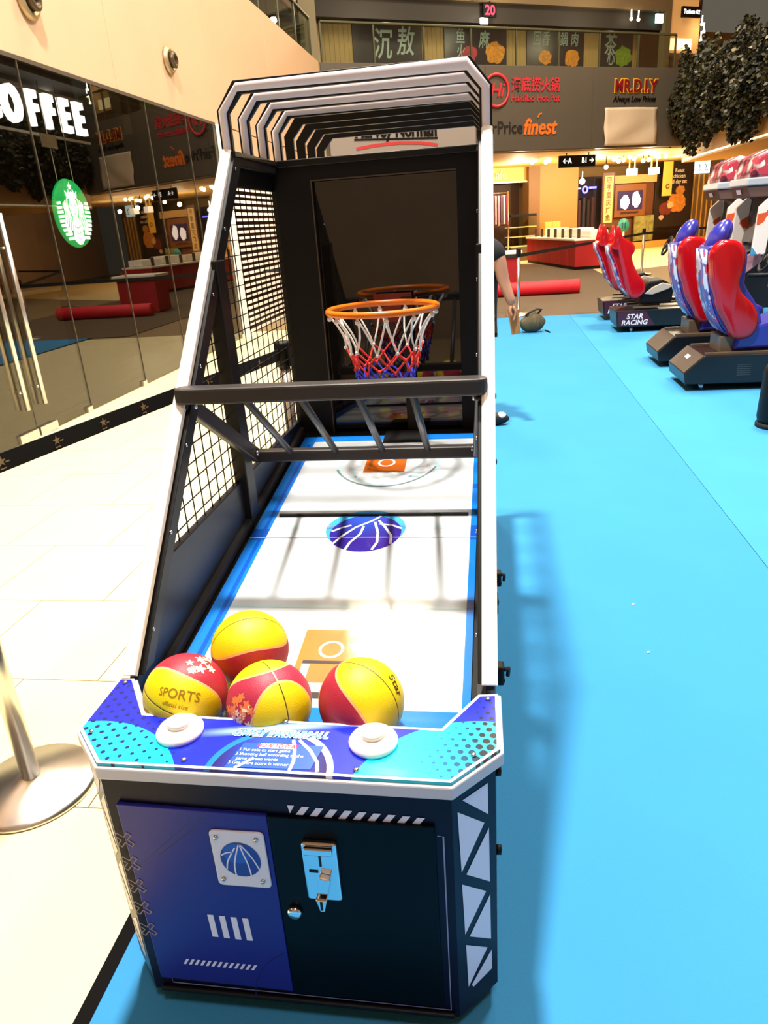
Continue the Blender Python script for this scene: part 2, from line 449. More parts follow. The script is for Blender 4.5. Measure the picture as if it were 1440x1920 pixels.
tag(obj('menu_board', G().box(-8.39, -8.34, 4.6, 7.2, 2.2, 3.2), mat('menu_black', C(12, 11, 10), 0.5), bev=0.01), 'black menu board on the coffee shop back wall', 'board')

# lit lettering
t = thing('lit_lettering', 'glowing white capital letters COFFEE hung inside the shop glass', 'sign', (-4.72, 7.75, 3.2))
g0 = -4.70
xs_ = [6.74, 7.13, 7.52, 7.86, 8.2, 8.54]
for ch, yy in zip('COFFEE', xs_):
    g = G(); g.text(ch, FR((g0, yy, 3.40), (0, 1, 0), (0, 0, 1)), 0.50, 0.035, 0.03, 'CENTER', xs=0.82)
    obj('letter', g, SIGNW, t)
obj('carrier_bar', G().box(-4.78, -4.74, 6.4, 8.8, 3.62, 3.66).box(-4.78, -4.74, 6.4, 8.8, 3.15, 3.18), STEEL, t)
# round green logo
t = thing('round_sign', 'round glowing green and white emblem hung inside the coffee shop glass', 'sign', (-4.62, 7.78, 1.9))
LG = FR((-4.60, 7.78, 2.295), (0, 1, 0), (0, 0, 1))
GRN = mat('lit_green', (0.0, 0.42, 0.10, 1), emit=1.5)
obj('disc', G().lathe([(0, -0.05), (0.385, -0.05), (0.395, -0.03), (0.385, 0.0), (0, 0.0)], (-4.60, 7.78, 2.295), 56, 'x'), [GRN], t)
g = G(LG)
star = []
for i in range(10):
    a = math.radians(90 + 36 * i); r = 0.055 if i % 2 == 0 else 0.023; star.append((r * math.cos(a), 0.305 + r * math.sin(a)))
g.flat(star, 0.006)
crown = [(-0.11, 0.17), (-0.14, 0.26), (-0.08, 0.225), (-0.06, 0.275), (-0.02, 0.235), (0, 0.26), (0.02, 0.235), (0.06, 0.275), (0.08, 0.225), (0.14, 0.26), (0.11, 0.17)]
g.flat(crown, 0.006)
obj('star_crown', g, SIGNW, t)
g = G(LG); g.flat(circle(0, 0.07, 0.095, 32, ry=0.125), 0.008)
g.flat([(-0.06, -0.04), (0.06, -0.04), (0.1, -0.16), (0.12, -0.3), (0.04, -0.36), (-0.04, -0.36), (-0.12, -0.3), (-0.1, -0.16)], 0.007)
obj('face_and_body', g, SIGNW, t)
g = G(LG)
for sgn in (-1, 1):
    for k in range(4):
        pts = [(sgn * (0.115 + 0.036 * k + 0.018 * math.sin(j * 0.9 + k)), 0.17 - 0.02 * k - j * 0.045) for j in range(9)]
        for q in strip(pts, 0.024): g.flat(q, 0.006)
    for k in range(9):
        zz = 0.12 - 0.05 * k; R = math.sqrt(max(0.0, 0.375 ** 2 - zz * zz))
        inner = 0.27 - 0.012 * k if k < 4 else 0.235 - 0.03 * (k - 4)
        if R > inner + 0.01: g.flat([(sgn * inner, zz - 0.017), (sgn * R, zz - 0.024), (sgn * R, zz + 0.008), (sgn * inner, zz + 0.015)], 0.006)
obj('hair_and_tails', g, SIGNW, t)
g = G(LG)
for sgn in (-1, 1):
    for q in strip([(sgn * 0.055, 0.09), (sgn * 0.038, 0.097), (sgn * 0.02, 0.09)], 0.009): g.flat(q, 0.011)
for q in strip([(0.005, 0.085), (0.0, 0.04), (0.012, 0.035)], 0.007): g.flat(q, 0.011)
for q in strip([(-0.025, 0.0), (0, -0.007), (0.025, 0.0)], 0.01): g.flat(q, 0.011)
for k in range(3):
    for q in strip([(-0.07 + 0.02 * k, -0.14 - 0.07 * k), (0, -0.17 - 0.07 * k), (0.07 - 0.02 * k, -0.14 - 0.07 * k)], 0.01): g.flat(q, 0.011)
obj('face_lines', g, GRN, t)
obj('hanger', G().tube([(-4.63, 7.6, 2.64), (-4.63, 7.6, 3.7)], 0.006, 6).tube([(-4.63, 7.96, 2.64), (-4.63, 7.96, 3.7)], 0.006, 6), STEEL, t)
tag(obj('door_notice', G().box(LW - 0.02, LW - 0.014, 7.18, 7.5, 2.98, 3.12), mat('grey_notice', C(120, 104, 84), 0.6)), 'small grey notice sticker on the glass under the lit letters', 'notice')
tag(obj('spot_lamp', G().lathe([(0.0, 0), (0.05, 0), (0.06, 0.16), (0, 0.16)], (-4.95, 8.3, 3.55), 14).ball((-4.95, 8.3, 3.53), 0.03, 10, 8), BULBW), 'small bright spot lamp just above the glowing letters', 'lamp')

# roller grille
t = thing('roller_shutter', 'white roller grille closing the shop past the coffee shop glass', 'shutter', (LW, 15.2, 0))
obj('guide_rail', G().box(LW - 0.1, LW + 0.03, 13.12, 13.3, 0, 3.2), WHITEPL, t)
obj('guide_rail', G().box(LW - 0.1, LW + 0.03, 17.15, 17.33, 0, 3.2), WHITEPL, t)
obj('header_box', G().box(LW - 0.2, LW + 0.03, 13.12, 17.33, 3.2, 3.8), CREAM, t, bev=0.01)
sl = None
for k in range(28):
    z = 0.02 + 0.113 * k
    if sl is None: sl = obj('slat', G().box(LW - 0.05, LW - 0.02, 13.28, 17.18, z, z + 0.052), WHITEPL, t)
    else:
        s2 = sl.copy(); COL.objects.link(s2); s2.parent = t; s2.location = (0, 0, 0.113 * k * U)
struct('wall_unit', G().box(-7.1, -6.9, 13.0, 17.4, 0, 3.8).box(-7.0, LW - 0.1, 17.35, 17.45, 0, 3.8), mat('shop_brown', C(110, 64, 44), 0.7, noise=0.5, nscale=3))
for k, (yy, zz, c) in enumerate(((14.0, 0.9, (170, 50, 40)), (15.0, 1.1, (90, 60, 70)), (15.9, 0.8, (190, 120, 60)), (16.6, 1.2, (120, 40, 40)))):
    tag(obj('display_shelf', G().box(-6.4, -5.7, yy - 0.32, yy + 0.32, 0, zz + 0.5).box(-6.3, -5.66, yy - 0.28, yy + 0.28, zz * 0.5, zz * 0.5 + 0.04), mat('shelf_col%d' % k, C(*c), 0.6), bev=0.015),
        ['red display shelf behind the roller grille, nearest the coffee shop', 'dull purple display shelf behind the roller grille', 'tan display shelf behind the roller grille', 'dark red display shelf behind the roller grille, furthest from the coffee shop'][k], 'shelf', 'shelves behind the grille')

# upper storey along the left wall
def railing(name, label, M, s0, s1, n, z0, z1, group=None):
    t = thing(name, label, 'railing', M @ Vector(((s0 + s1) / 2, z0, 0)), group)
    st = (s1 - s0) / n
    RAILM = mat('rail_green_grey', C(84, 84, 62), 0.4, 0.4)
    for i in range(n):
        obj('glass_pane', G(M).box(s0 + st * i + 0.03, s0 + st * (i + 1) - 0.03, z0 + 0.02, z1 - 0.05, -0.01, 0.01), PANE2, t)
    for i in range(n + 1):
        obj('post', G(M).box(s0 + st * i - 0.025, s0 + st * i + 0.025, z0, z1 - 0.03, -0.03, 0.03), RAILM, t)
    obj('top_rail', G(M).box(s0, s1, z1 - 0.06, z1, -0.05, 0.05), RAILM, t, bev=0.012)
    return t
ML = FR((LW - 0.15, 0, 0), (0, 1, 0), (0, 0, 1))
railing('glass_railing', 'glass balcony railing along the top of the cream left wall', ML, 7.0, 22.3, 9, 6.42, 7.5)
struct('floor_balcony', G().box(-9.5, LW - 0.3, -7, 24, 6.2, 6.42), DARKIN)
struct('wall_upper', G().box(-9.4, -9.2, -7, 26, 6.42, 14.0), mat('upper_shop_brown', C(92, 70, 44), 0.7, noise=0.5, nscale=1.2))
t = thing('neon_sign', 'red glowing sign hanging upstairs at the end of the left railing', 'sign', (-4.9, 21.3, 7.5))
obj('sign_board', G().box(-4.95, -4.85, 20.5, 22.1, 7.5, 8.25), mat('sign_maroon', C(90, 20, 24), 0.5), t, bev=0.01)
random.seed(2)
for q in range(7):
    g = G(FR((-4.845, 20.75 + 0.19 * q, 7.72 + 0.3 * random.random()), (0, 1, 0), (0, 0, 1)))
    rr = random.uniform(0.09, 0.17); g.flat([(rr * (0.75 + 0.25 * math.cos(5 * a)) * math.cos(a), rr * (0.75 + 0.25 * math.cos(5 * a)) * math.sin(a)) for a in (2 * math.pi * m_ / 25 for m_ in range(25))], 0.002 * q)
    obj('red_shape', g, mat('red_glow', (1, 0.08, 0.10, 1), emit=0.9) if q % 2 else mat('pink_glow', (1, 0.35, 0.38, 1), emit=0.9), t)
obj('hanger', G().box(-4.92, -4.88, 20.8, 20.84, 8.25, 13.9), STEEL, t)
obj('hanger', G().box(-4.92, -4.88, 21.8, 21.84, 8.25, 13.9), STEEL, t)
for k in range(7):
    yy = 14.2 + 1.2 * k
    obj('mullion', G().box(-7.1, -7.0, yy, yy + 0.12, 6.42, 10.2), mat('mullion_tan', C(190, 150, 100), 0.5), bpy.data.objects['wall_upper'])
# back fascia, turned about 32 degrees to the machine
FD = Vector((1, 0.62, 0)).normalized(); FN = Vector((FD.y, -FD.x, 0)); FA = Vector((-4.46, 22.7, 0))
def FM(off=0.0): return FR(FA - FN * off, FD, (0, 0, 1))
struct('wall_back', G(FM()).box(-0.3, 14.6, 3.93, 6.44, -0.4, 0.0), FASCIA)
for a, b in ((0.0, 5.6), (5.6, 9.9), (9.9, 14.6)):
    obj('cladding_panel', G(FM()).box(a + 0.01, b - 0.01, 3.95, 6.43, 0.0, 0.015), FASCIA, bpy.data.objects['wall_back'], bev=0.004)
struct('floor_upper', G(FM()).box(-6, 26, 6.25, 6.44, -14, -0.4), DARKIN)
railing('glass_railing', 'glass balcony railing above the dark sign wall at the back', FM(0.06), 0.12, 13.5, 8, 6.44, 7.5)
struct('column_corner', G(FM(0.2)).box(-0.55, -0.05, 3.9, 14, -0.2, 0.35), mat('column_olive', C(120, 108, 78), 0.6))

# signs on the fascia
SG = 0.03
t = thing('furniture_store_sign', 'pale panel with black underlined serif style name and red swoosh', 'sign', FM() @ Vector((2.6, 3.95, SG)))
obj('sign_board', G(FM()).box(0.1, 5.2, 3.96, 6.1, 0.016, 0.05), mat('pale_grey_sign', C(146, 138, 134), 0.5), t, bev=0.01)
g = G(FM(-0.052)); g.text('Harvey Norman', FR((2.34, 4.60, 0), (1, 0, 0), (0, 1, 0)), 0.50, 0.038, 0.02, xs=0.86); obj('lettering', g, BLACK2, t)
g = G(FM(-0.052)); g.box(0.9, 3.78, 4.36, 4.41, 0, 0.02); obj('underline', g, BLACK2, t)
g = G(FM(-0.052)); 
for q in strip([(0.95, 4.13), (1.6, 4.22), (2.4, 4.27), (3.2, 4.25), (3.78, 4.18)], 0.09): g.flat(q, 0.01)
obj('swoosh', g, mat('swoosh_red', C(190, 52, 60), 0.5), t)
RS = mat('sign_red', C(190, 42, 52), 0.5)
t = thing('hotpot_sign', 'red hotpot restaurant sign with round emblem and Chinese characters', 'sign', FM() @ Vector((7.2, 5.2, SG)))
g = G(FM(-0.02)); g.lathe([(0.42, 0), (0.42, 0.05), (0.5, 0.05), (0.5, 0)], (6.0, 5.72, 0.0), 36, ring=True)
obj('round_emblem', g, RS, t)
g = G(FM(-0.03)); g.text('Hi', FR((6.0, 5.72, 0), (1, 0, 0), (0, 1, 0)), 0.55, 0.01, 0.02, shear=0.3); obj('emblem_script', g, RS, t)
for i, ch in enumerate('海底捞火锅'):
    g = G(FM(-0.02)); g.text(ch, FR((6.77 + 0.385 * i, 5.87, 0), (1, 0, 0), (0, 1, 0)), 0.44, 0.012, 0.02, xs=0.86); obj('character', g, RS, t)
g = G(FM(-0.02)); g.text('Haidilao Hot Pot', FR((7.53, 5.50, 0), (1, 0, 0), (0, 1, 0)), 0.285, 0.012, 0.02); obj('lettering', g, RS, t)
t = thing('supermarket_sign', 'dark grey and orange supermarket lettering on the back wall', 'sign', FM() @ Vector((6.9, 4.4, SG)))
g = G(FM(-0.02)); g.text('FairPrice', FR((7.03, 4.63, 0), (1, 0, 0), (0, 1, 0)), 0.52, 0.004, 0.02, 'RIGHT', xs=0.95); obj('lettering', g, mat('letter_dark', C(34, 28, 30), 0.5), t)
g = G(FM(-0.02)); g.text('finest', FR((7.04, 4.63, 0), (1, 0, 0), (0, 1, 0)), 0.66, 0.022, 0.02, 'LEFT', shear=0.25, xs=0.92)
for q in strip([(7.62, 4.93), (7.68, 5.02), (7.78, 5.06)], 0.05): g.flat(q, 0.02)
obj('orange_lettering', g, mat('letter_orange', C(226, 110, 36), 0.5), t)
t = thing('hardware_store_sign', 'red lettering with yellow outline above a white covered panel', 'sign', FM() @ Vector((11.7, 5.4, SG)))
g = G(FM(-0.02)); g.text('MR.D.I.Y', FR((11.74, 5.85, 0), (1, 0, 0), (0, 1, 0)), 0.54, 0.075, 0.01, xs=0.9, space=1.06); obj('yellow_outline', g, mat('letter_yellow', C(240, 180, 40), 0.5), t)
g = G(FM(-0.045)); g.text('MR.D.I.Y', FR((11.74, 5.85, 0), (1, 0, 0), (0, 1, 0)), 0.54, 0.03, 0.01, xs=0.9, space=1.06); obj('lettering', g, mat('letter_maroon', C(120, 10, 14), 0.5), t)
g = G(FM(-0.02)); g.text('Always Low Prices', FR((11.72, 5.46, 0), (1, 0, 0), (0, 1, 0)), 0.25, 0.006, 0.02, shear=0.2); obj('small_lettering', g, BLACK2, t)
# creased sheet
g = G(FM(-0.03)); n = 14; vs = []; fs = []
for i in range(n + 1):
    for j in range(n + 1):
        x = 10.42 + (12.78 - 10.42) * i / n; y = 4.0 + (5.2 - 4.0) * j / n
        vs.append((x, y, 0.03 + 0.03 * math.sin(3.1 * (x - y) + 0.7 * math.sin(5 * y)) + 0.012 * math.sin(17 * x + 9 * y)))
for i in range(n):
    for j in range(n): fs.append((i * (n + 1) + j, (i + 1) * (n + 1) + j, (i + 1) * (n + 1) + j + 1, i * (n + 1) + j + 1))
g.sm = True; g.raw(vs, fs)
so = obj('cover_sheet', g, mat('white_sheet', C(206, 184, 158), 0.6)); tag(so, 'creased white sheet covering a panel under the red and yellow letters', 'sheet')
so.modifiers.new('solid', 'SOLIDIFY').thickness = 0.01

# posters upstairs, behind the railing
PW = mat('tan_ribbed_wall', C(166, 138, 88), 0.6)
struct('wall_poster', G(FM(4.05)).box(-1, 15.2, 6.44, 8.48, -0.3, 0.0), PW)
g = G(FM(4.05))
for i in range(90): g.box(-0.8 + i * 0.18, -0.8 + i * 0.18 + 0.08, 6.45, 8.46, 0.0, 0.012)
r_ = obj('wall_ribs', g, PW, bpy.data.objects['wall_poster']); r_['kind'] = 'stuff'
PD = mat('poster_navy', C(24, 26, 40), 0.35)
PTXT = mat('poster_text', C(150, 170, 165), 0.5)
FOOD1 = mat('food_orange', C(196, 128, 40), 0.5, noise=0.8, nscale=14)
FOOD2 = mat('food_green', C(120, 150, 40), 0.5, noise=0.7, nscale=14)
FOOD3 = mat('food_red', C(160, 40, 60), 0.5, noise=0.6, nscale=14)
def poster(a, b, txt, food, label, tsize, side=None):
    t = thing('food_poster', label, 'poster', FM(4.03) @ Vector(((a + b) / 2, 7.2, 0)), 'dark posters behind the upper railing')
    obj('poster_board', G(FM(4.03)).box(a, b, 7.18, 8.42, 0, 0.03), PD, t, bev=0.006)
    obj('poster_frame', G(FM(4.03)).box(a - 0.03, b + 0.03, 8.42, 8.46, 0, 0.05), mat('poster_rail', C(150, 140, 110), 0.4), t)
    for ch, x, y, sz in txt:
        g = G(FM(3.995)); g.text(ch, FR((x, y, 0), (1, 0, 0), (0, 1, 0)), sz, 0.012, 0.0, xs=0.75, shear=0.15); obj('brush_character', g, PTXT, t)
    for x, y, r, m in food:
        g = G(FM(3.996)); g.flat([(x + rr * r * math.cos(q), y + rr * r * 0.85 * math.sin(q)) for q, rr in ((2 * math.pi * i / 18, random.uniform(0.8, 1.1)) for i in range(18))], 0)
        obj('food_picture', g, m, t)
poster(2.75, 5.43, (('沉', 3.85, 7.75, 1.0), ('敖', 4.75, 7.85, 0.95)), (), 'dark poster with two large brush characters, at the left end of the upper floor row', 1)
poster(6.34, 9.0, (('鱼', 7.0, 8.1, 0.55), ('火', 7.0, 7.6, 0.5), ('麻', 8.0, 8.0, 0.6)), ((7.35, 7.55, 0.36, FOOD3), (8.5, 7.62, 0.42, FOOD1)), 'dark poster with a red dish and a round orange dish', 1)
poster(9.9, 12.58, (('回', 10.35, 8.1, 0.5), ('香', 10.75, 8.1, 0.5), ('鍋', 11.6, 8.1, 0.5), ('肉', 12.1, 8.1, 0.5)), ((10.75, 7.5, 0.3, FOOD1), (12.0, 7.5, 0.36, FOOD1)), 'dark poster with two orange dishes under white characters', 1)
poster(13.38, 15.0, (('茶', 13.85, 7.95, 0.8), ('心', 13.9, 7.5, 0.55)), ((14.55, 7.6, 0.45, FOOD2),), 'dark poster with a green dish, at the right end of the upper floor row', 1)
struct('trim_2', G(FM(3.2)).box(-6, 15.9, 8.36, 8.95, -0.3, 0.0), mat('dark_band', C(44, 38, 32), 0.7))
hd = struct('wall_bulkhead', G(FM(3.0)).box(-6, 15.9, 8.95, 12.8, -0.3, 0.0), mat('bulkhead_grey', C(112, 94, 66), 0.7))
for i in range(9):
    obj('bulkhead_panel', G(FM(3.0)).box(1.0 + 0.75 * i + 0.01, 1.0 + 0.75 * (i + 1) - 0.01, 8.98, 12.7, 0, 0.03), mat('bulkhead_panel_grey', C(112, 98, 80), 0.7), hd)
struct('ceiling_upper', G(FM(3.2)).box(-6, 26, 12.8, 12.9, -12, 0.2), DARKIN)
struct('wall_passage', G(FM(9)).box(-6, 26, 6.44, 9.8, -0.3, 0.0), mat('passage_gold', C(170, 128, 60), 0.7, noise=0.4, nscale=0.8))
# things upstairs
t = thing('number_display', 'small red lit number 20 hanging above the upper railing', 'display', FM(3) @ Vector((7.65, 8.5, 0)))
obj('display_box', G(FM(3.0)).box(7.38, 7.92, 8.5, 8.9, -0.05, 0.03), BLACK2, t)
g = G(FM(2.965)); g.text('20', FR((7.65, 8.69, 0), (1, 0, 0), (0, 1, 0)), 0.42, 0.02, 0.0); obj('digits', g, REDLED, t)
obj('hanger', G(FM(3.0)).box(7.63, 7.67, 8.9, 9.0, -0.02, 0.02), BLACK2, t)
tag(obj('white_lamp', G(FM(2.9)).box(7.2, 7.5, 8.26, 8.44, -0.02, 0.04), BULBW, bev=0.01), 'small white lamp under the red number display', 'lamp')
t = thing('exit_sign', 'small pale green lit exit box by the passage upstairs', 'sign', FM(3) @ Vector((15.5, 8.6, 0)))
obj('sign_box', G(FM(3.0)).box(15.2, 15.55, 8.55, 8.85, -0.04, 0.03), mat('exit_green', (0.55, 1, 0.85, 1), emit=2.5), t)
obj('hanger', G(FM(3.0)).box(15.36, 15.39, 8.85, 8.98, -0.01, 0.01), BLACK2, t)
struct('column_upper', G(FM(3.1)).box(15.7, 16.0, 6.44, 12.8, -0.2, 0.1), mat('column_olive2', C(110, 96, 66), 0.6))
t = thing('upper_shop', 'warm lit shop opening upstairs beside the hanging plants', 'shopfront', FM(3.25) @ Vector((16.8, 6.44, 0)))
obj('lit_panel', G(FM(3.25)).box(16.04, 17.7, 7.6, 9.9, 0, 0.03), mat('warm_lit_panel', C(222, 168, 100), 0.6, emit=0.35), t)
obj('display_panel', G(FM(3.25)).box(16.04, 17.7, 6.46, 7.6, 0, 0.03), mat('brown_display', C(110, 70, 40), 0.6, noise=0.6, nscale=6), t)
obj('light_band', G(FM(3.2)).box(16.05, 17.3, 7.7, 8.1, 0, 0.02), mat('warm_light', (1, 0.75, 0.4, 1), emit=2.2), t)
t = thing('hanging_sign', 'black hanging sign with white lit text upstairs beside the plants', 'sign', FM(3) @ Vector((16.8, 8.7, 0)))
obj('sign_box', G(FM(2.9)).box(16.4, 17.35, 8.75, 9.12, -0.05, 0.05), BLACK2, t, bev=0.01)
g = G(FM(2.84)); g.text('Toilets 02', FR((16.87, 8.93, 0), (1, 0, 0), (0, 1, 0)), 0.21, 0.012, 0.0); obj('lettering', g, SIGNW, t)
obj('hanger', G(FM(2.9)).tube([(17.35, 9.9, 0), (17.35, 9.0, 0)], 0.07, 8), mat('sign_bracket', C(50, 14, 14), 0.4), t)
for k, (s, z) in enumerate(((13.9, 8.62), (14.25, 8.6), (17.5, 8.55), (17.62, 8.3), (17.5, 8.0))):
    tag(obj('upper_bulb', G(FM(2.9)).ball((s, z, 0), 0.06, 12, 8).box(s - 0.015, s + 0.015, z + 0.05, z + 0.3, -0.015, 0.015), BULB),
        ['warm bulb above the green dish poster, left of the pair', 'warm bulb above the green dish poster, right of the pair', 'warm bulb near the plants upstairs, topmost', 'warm bulb near the plants upstairs, second from top', 'warm bulb near the plants upstairs, lowest'][k], 'lamp', 'bulbs on the upper floor')

# right balcony with hanging plants
struct('wall_balcony', G().box(7.6, 8.0, 14.0, 30.3, 3.42, 4.4).box(7.6, 15.8, 14.0, 30.3, 3.36, 3.42), mat('balcony_cream', C(214, 170, 104), 0.65))
obj('light_trough', G().box(7.58, 7.6, 14.0, 30.2, 3.42, 3.47), mat('cove_light', (1, 0.86, 0.6, 1), emit=1.2), bpy.data.objects['wall_balcony'])
t = thing('hanging_plants', 'dense dark green plants trailing over the right hand balcony', 'plants', (7.4, 22, 4.0))
random.seed(11)
LEAF = [mat('leaf_dark', C(30, 30, 12), 0.55, noise=0.4, nscale=9), mat('leaf_mid', C(54, 52, 20), 0.5, noise=0.4, nscale=9), mat('leaf_pale', C(110, 96, 58), 0.5), mat('leaf_deep', C(14, 15, 8), 0.6)]
g = G()
for i in range(19000):
    yy = random.uniform(17.0, 30.2); f = random.random()
    top = 6.85 - 0.085 * (30 - yy) + 0.25 * math.sin(yy * 1.7) + 0.15 * math.sin(yy * 5.1)
    bot = 3.95 + 0.28 * math.sin(yy * 1.3 + 1) + 0.2 * math.sin(yy * 4.3) - 0.02 * (30 - yy)
    z = bot + (top - bot) * f
    bulge = 0.55 * math.sin(math.pi * min(1, f * 0.9 + 0.1)) + 0.15 * math.sin(yy * 2.3 + z * 1.9)
    x = 7.5 - random.random() ** 0.6 * bulge - 0.05
    if yy > 29.3: x = 7.5 - (7.5 - x) * 0.9
    L = random.uniform(0.09, 0.19); W = L * random.uniform(0.3, 0.45)
    d = Vector((random.gauss(-0.5, 0.5), random.gauss(0, 0.6), random.gauss(-0.7, 0.5))).normalized(); s_ = d.cross(Vector((random.gauss(0, 1), random.gauss(0, 1), random.gauss(0, 1)))).normalized() * W
    p = Vector((x, yy, z)); g.mi = random.choices((0, 1, 2, 3), (5, 4, 0.7, 3))[0]
    g.raw([p, p + d * L * 0.5 + s_, p + d * L, p + d * L * 0.5 - s_], [(0, 1, 2, 3)])
o = obj('foliage', g, LEAF, t); o['kind'] = 'stuff'
g = G()
for k in range(28):
    yy = 17.2 + k * 0.46; g.tube([(7.58, yy, 4.5), (7.45, yy, 5.2), (7.2, yy + 0.1, 5.5), (7.05, yy + 0.15, 5.0), (7.05, yy + 0.15, 4.3)], 0.02, 5)
o = obj('stems', g, mat('stem_brown', C(50, 38, 20), 0.7), t); o['kind'] = 'stuff'
obj('planter_trough', G().box(7.45, 7.9, 16.8, 30.2, 4.4, 5.3), mat('planter_dark', C(40, 32, 22), 0.7), t)

# ---------------- shops under the fascia
struct('ceiling_arcade', G(FM()).box(-1, 24, 3.9, 3.95, -10, -0.38), CREAMD)
struct('wall_arcade', G(FM(9.2)).box(-1, 24, 0, 3.92, -0.2, 0.0), mat('arcade_back_gold', C(156, 122, 68), 0.7, noise=0.15, nscale=1))
struct('floor_arcade', G(FM()).box(4, 24, -0.006, 0.0, -9.2, 3.2), mat('pale_yellow_floor', C(238, 214, 150), 0.5))
t = thing('shop_sign_beam', 'yellow wooden beam sign ending in a pale letter e', 'sign', FM(6.9) @ Vector((11.2, 3.3, 0)))
obj('beam', G(FM(6.9)).box(8.5, 13.2, 3.3, 3.9, -0.25, 0), GOLD, t, bev=0.01)
obj('beam_lip', G(FM(6.9)).box(8.5, 13.2, 3.27, 3.33, 0.0, 0.06), mat('lip_lit', (1, 0.78, 0.4, 1), emit=1.0), t)
g = G(FM(6.87)); g.text('Cafe', FR((10.84, 3.6, 0), (1, 0, 0), (0, 1, 0)), 0.5, 0.01, 0.02, 'RIGHT'); obj('lettering', g, mat('letter_cream', C(244, 226, 180), 0.5), t)
struct('pillar_1', G(FM(6.7)).box(11.9, 12.5, 0, 3.9, -0.5, 0), mat('pillar_brown', C(118, 84, 46), 0.6))
struct('pillar_2', G(FM(6.7)).box(12.5, 14.6, 0, 3.9, -0.6, 0), mat('pillar_gold', C(150, 116, 62), 0.6, noise=0.06, nscale=2))
struct('wall_dark_shop', G(FM(7.5)).box(7.6, 11.9, 0, 3.3, -0.1, 0), mat('shop_back_brown', C(52, 30, 20), 0.7))
struct('wall_neon_shop', G(FM(7.7)).box(14.6, 16.78, 0, 3.4, -0.1, 0), mat('neon_shop_back', C(30, 24, 34), 0.7))
# garments rack
t = thing('clothes_rack', 'chrome clothes rack with pale garments at the far shop', 'rack', FM(6) @ Vector((10.2, 0, 0)))
g = G(FM(6.0))
for s in (8.9, 10.35): g.tube([(s, 0, 0), (s, 2.9, 0)], 0.03, 8)
g.tube([(8.9, 2.85, 0), (10.35, 2.85, 0)], 0.03, 8); obj('rack_frame', g, CHROME, t)
for i in range(9):
    s = 8.97 + i * 0.145; c = [(150, 120, 140), (90, 60, 80), (190, 170, 180), (120, 40, 60), (170, 140, 150)][i % 5]
    g = G(FM(6.0)); g.prism([(-0.05, 2.75), (0.05, 2.75), (0.16, 2.4), (0.2, 1.5 - 0.12 * i % 0.4), (-0.2, 1.5), (-0.16, 2.4)], 'x', s, s + 0.1) if False else g.box(s, s + 0.1, 1.65 - 0.06 * (i % 3), 2.75, -0.22, 0.22)
    obj('garment', g, mat('garment%d' % (i % 5), C(*c), 0.8), t, bev=0.03)
t = thing('display_case', 'glass display case with lit shelves beside the yellow pillar', 'case', FM(6) @ Vector((11.0, 0, 0)))
obj('case_base', G(FM(6.0)).box(10.5, 11.85, 0, 0.6, -0.5, 0), mat('case_grey', C(90, 74, 50), 0.5), t, bev=0.01)
for z in (0.6, 1.0, 1.4): obj('shelf', G(FM(6.0)).box(10.5, 11.85, z, z + 0.04, -0.5, 0), mat('lit_shelf', C(230, 200, 130), 0.4, emit=0.4), t)
obj('case_glass', G(FM(5.99)).box(10.5, 11.85, 0.64, 1.85, -0.012, 0), PANE2, t)
obj('case_top', G(FM(6.0)).box(10.5, 11.85, 1.85, 1.95, -0.5, 0.0), BLACK2, t)
tag(obj('wooden_crate', G(FM(5.8)).box(12.15, 13.0, 0.9, 1.55, -0.3, 0.0).box(12.2, 12.95, 0.0, 0.9, -0.28, -0.02).box(12.56, 12.6, 0.9, 1.55, 0.0, 0.02), GOLD, bev=0.02), 'yellow wooden cupboard in front of the tan pillar', 'cupboard')
# hanging direction sign
t = thing('direction_sign', 'black hanging direction sign with white lit panels over the red counters', 'sign', FM(1) @ Vector((10.1, 3.4, 0)))
obj('sign_box', G(FM(1.0)).box(9.3, 10.9, 3.42, 3.82, -0.06, 0.06), BLACK2, t, bev=0.02)
g = G(FM(0.93)); g.text('A', FR((9.72, 3.63, 0), (1, 0, 0), (0, 1, 0)), 0.24, 0.015); obj('lettering', g, SIGNW, t)
g = G(FM(0.93)); g.text('←', FR((9.52, 3.63, 0), (1, 0, 0), (0, 1, 0)), 0.24, 0.015); obj('lettering', g, SIGNW, t)
g = G(FM(0.93)); g.text('B1', FR((10.38, 3.63, 0), (1, 0, 0), (0, 1, 0)), 0.24, 0.015); obj('lettering', g, SIGNW, t)
g = G(FM(0.93)); g.text('→', FR((10.7, 3.63, 0), (1, 0, 0), (0, 1, 0)), 0.24, 0.015); obj('lettering', g, SIGNW, t)
obj('hanger', G(FM(1.0)).box(9.6, 9.63, 3.82, 3.9, -0.01, 0.01).box(10.6, 10.63, 3.82, 3.9, -0.01, 0.01), BLACK2, t)
# neon shop contents
t = thing('neon_light', 'blue violet neon ring with bars in the dark shop', 'sign', FM(7) @ Vector((15.3, 2.7, 0)))
NE = mat('neon_violet', (0.10, 0.10, 1, 1), emit=5.0)
obj('neon_ring', G(FM(7.2)).lathe([(0.1, -0.02), (0.1, 0.02), (0.17, 0.02), (0.17, -0.02)], (15.4, 2.83, 0), 24, ring=True), NE, t)
obj('neon_bar', G(FM(7.2)).box(14.75, 15.15, 2.86, 2.93, -0.02, 0.02), NE, t)
obj('neon_bar', G(FM(7.2)).box(15.62, 16.05, 2.86, 2.95, -0.02, 0.02), NE, t)
tag(obj('white_globe', G(FM(6.9)).ball((14.98, 3.18, 0), 0.13, 16, 12).tube([(14.98, 3.3, 0), (14.98, 3.6, 0)], 0.015, 6), BULBW), 'white globe lamp at the entrance of the dark neon shop', 'lamp')
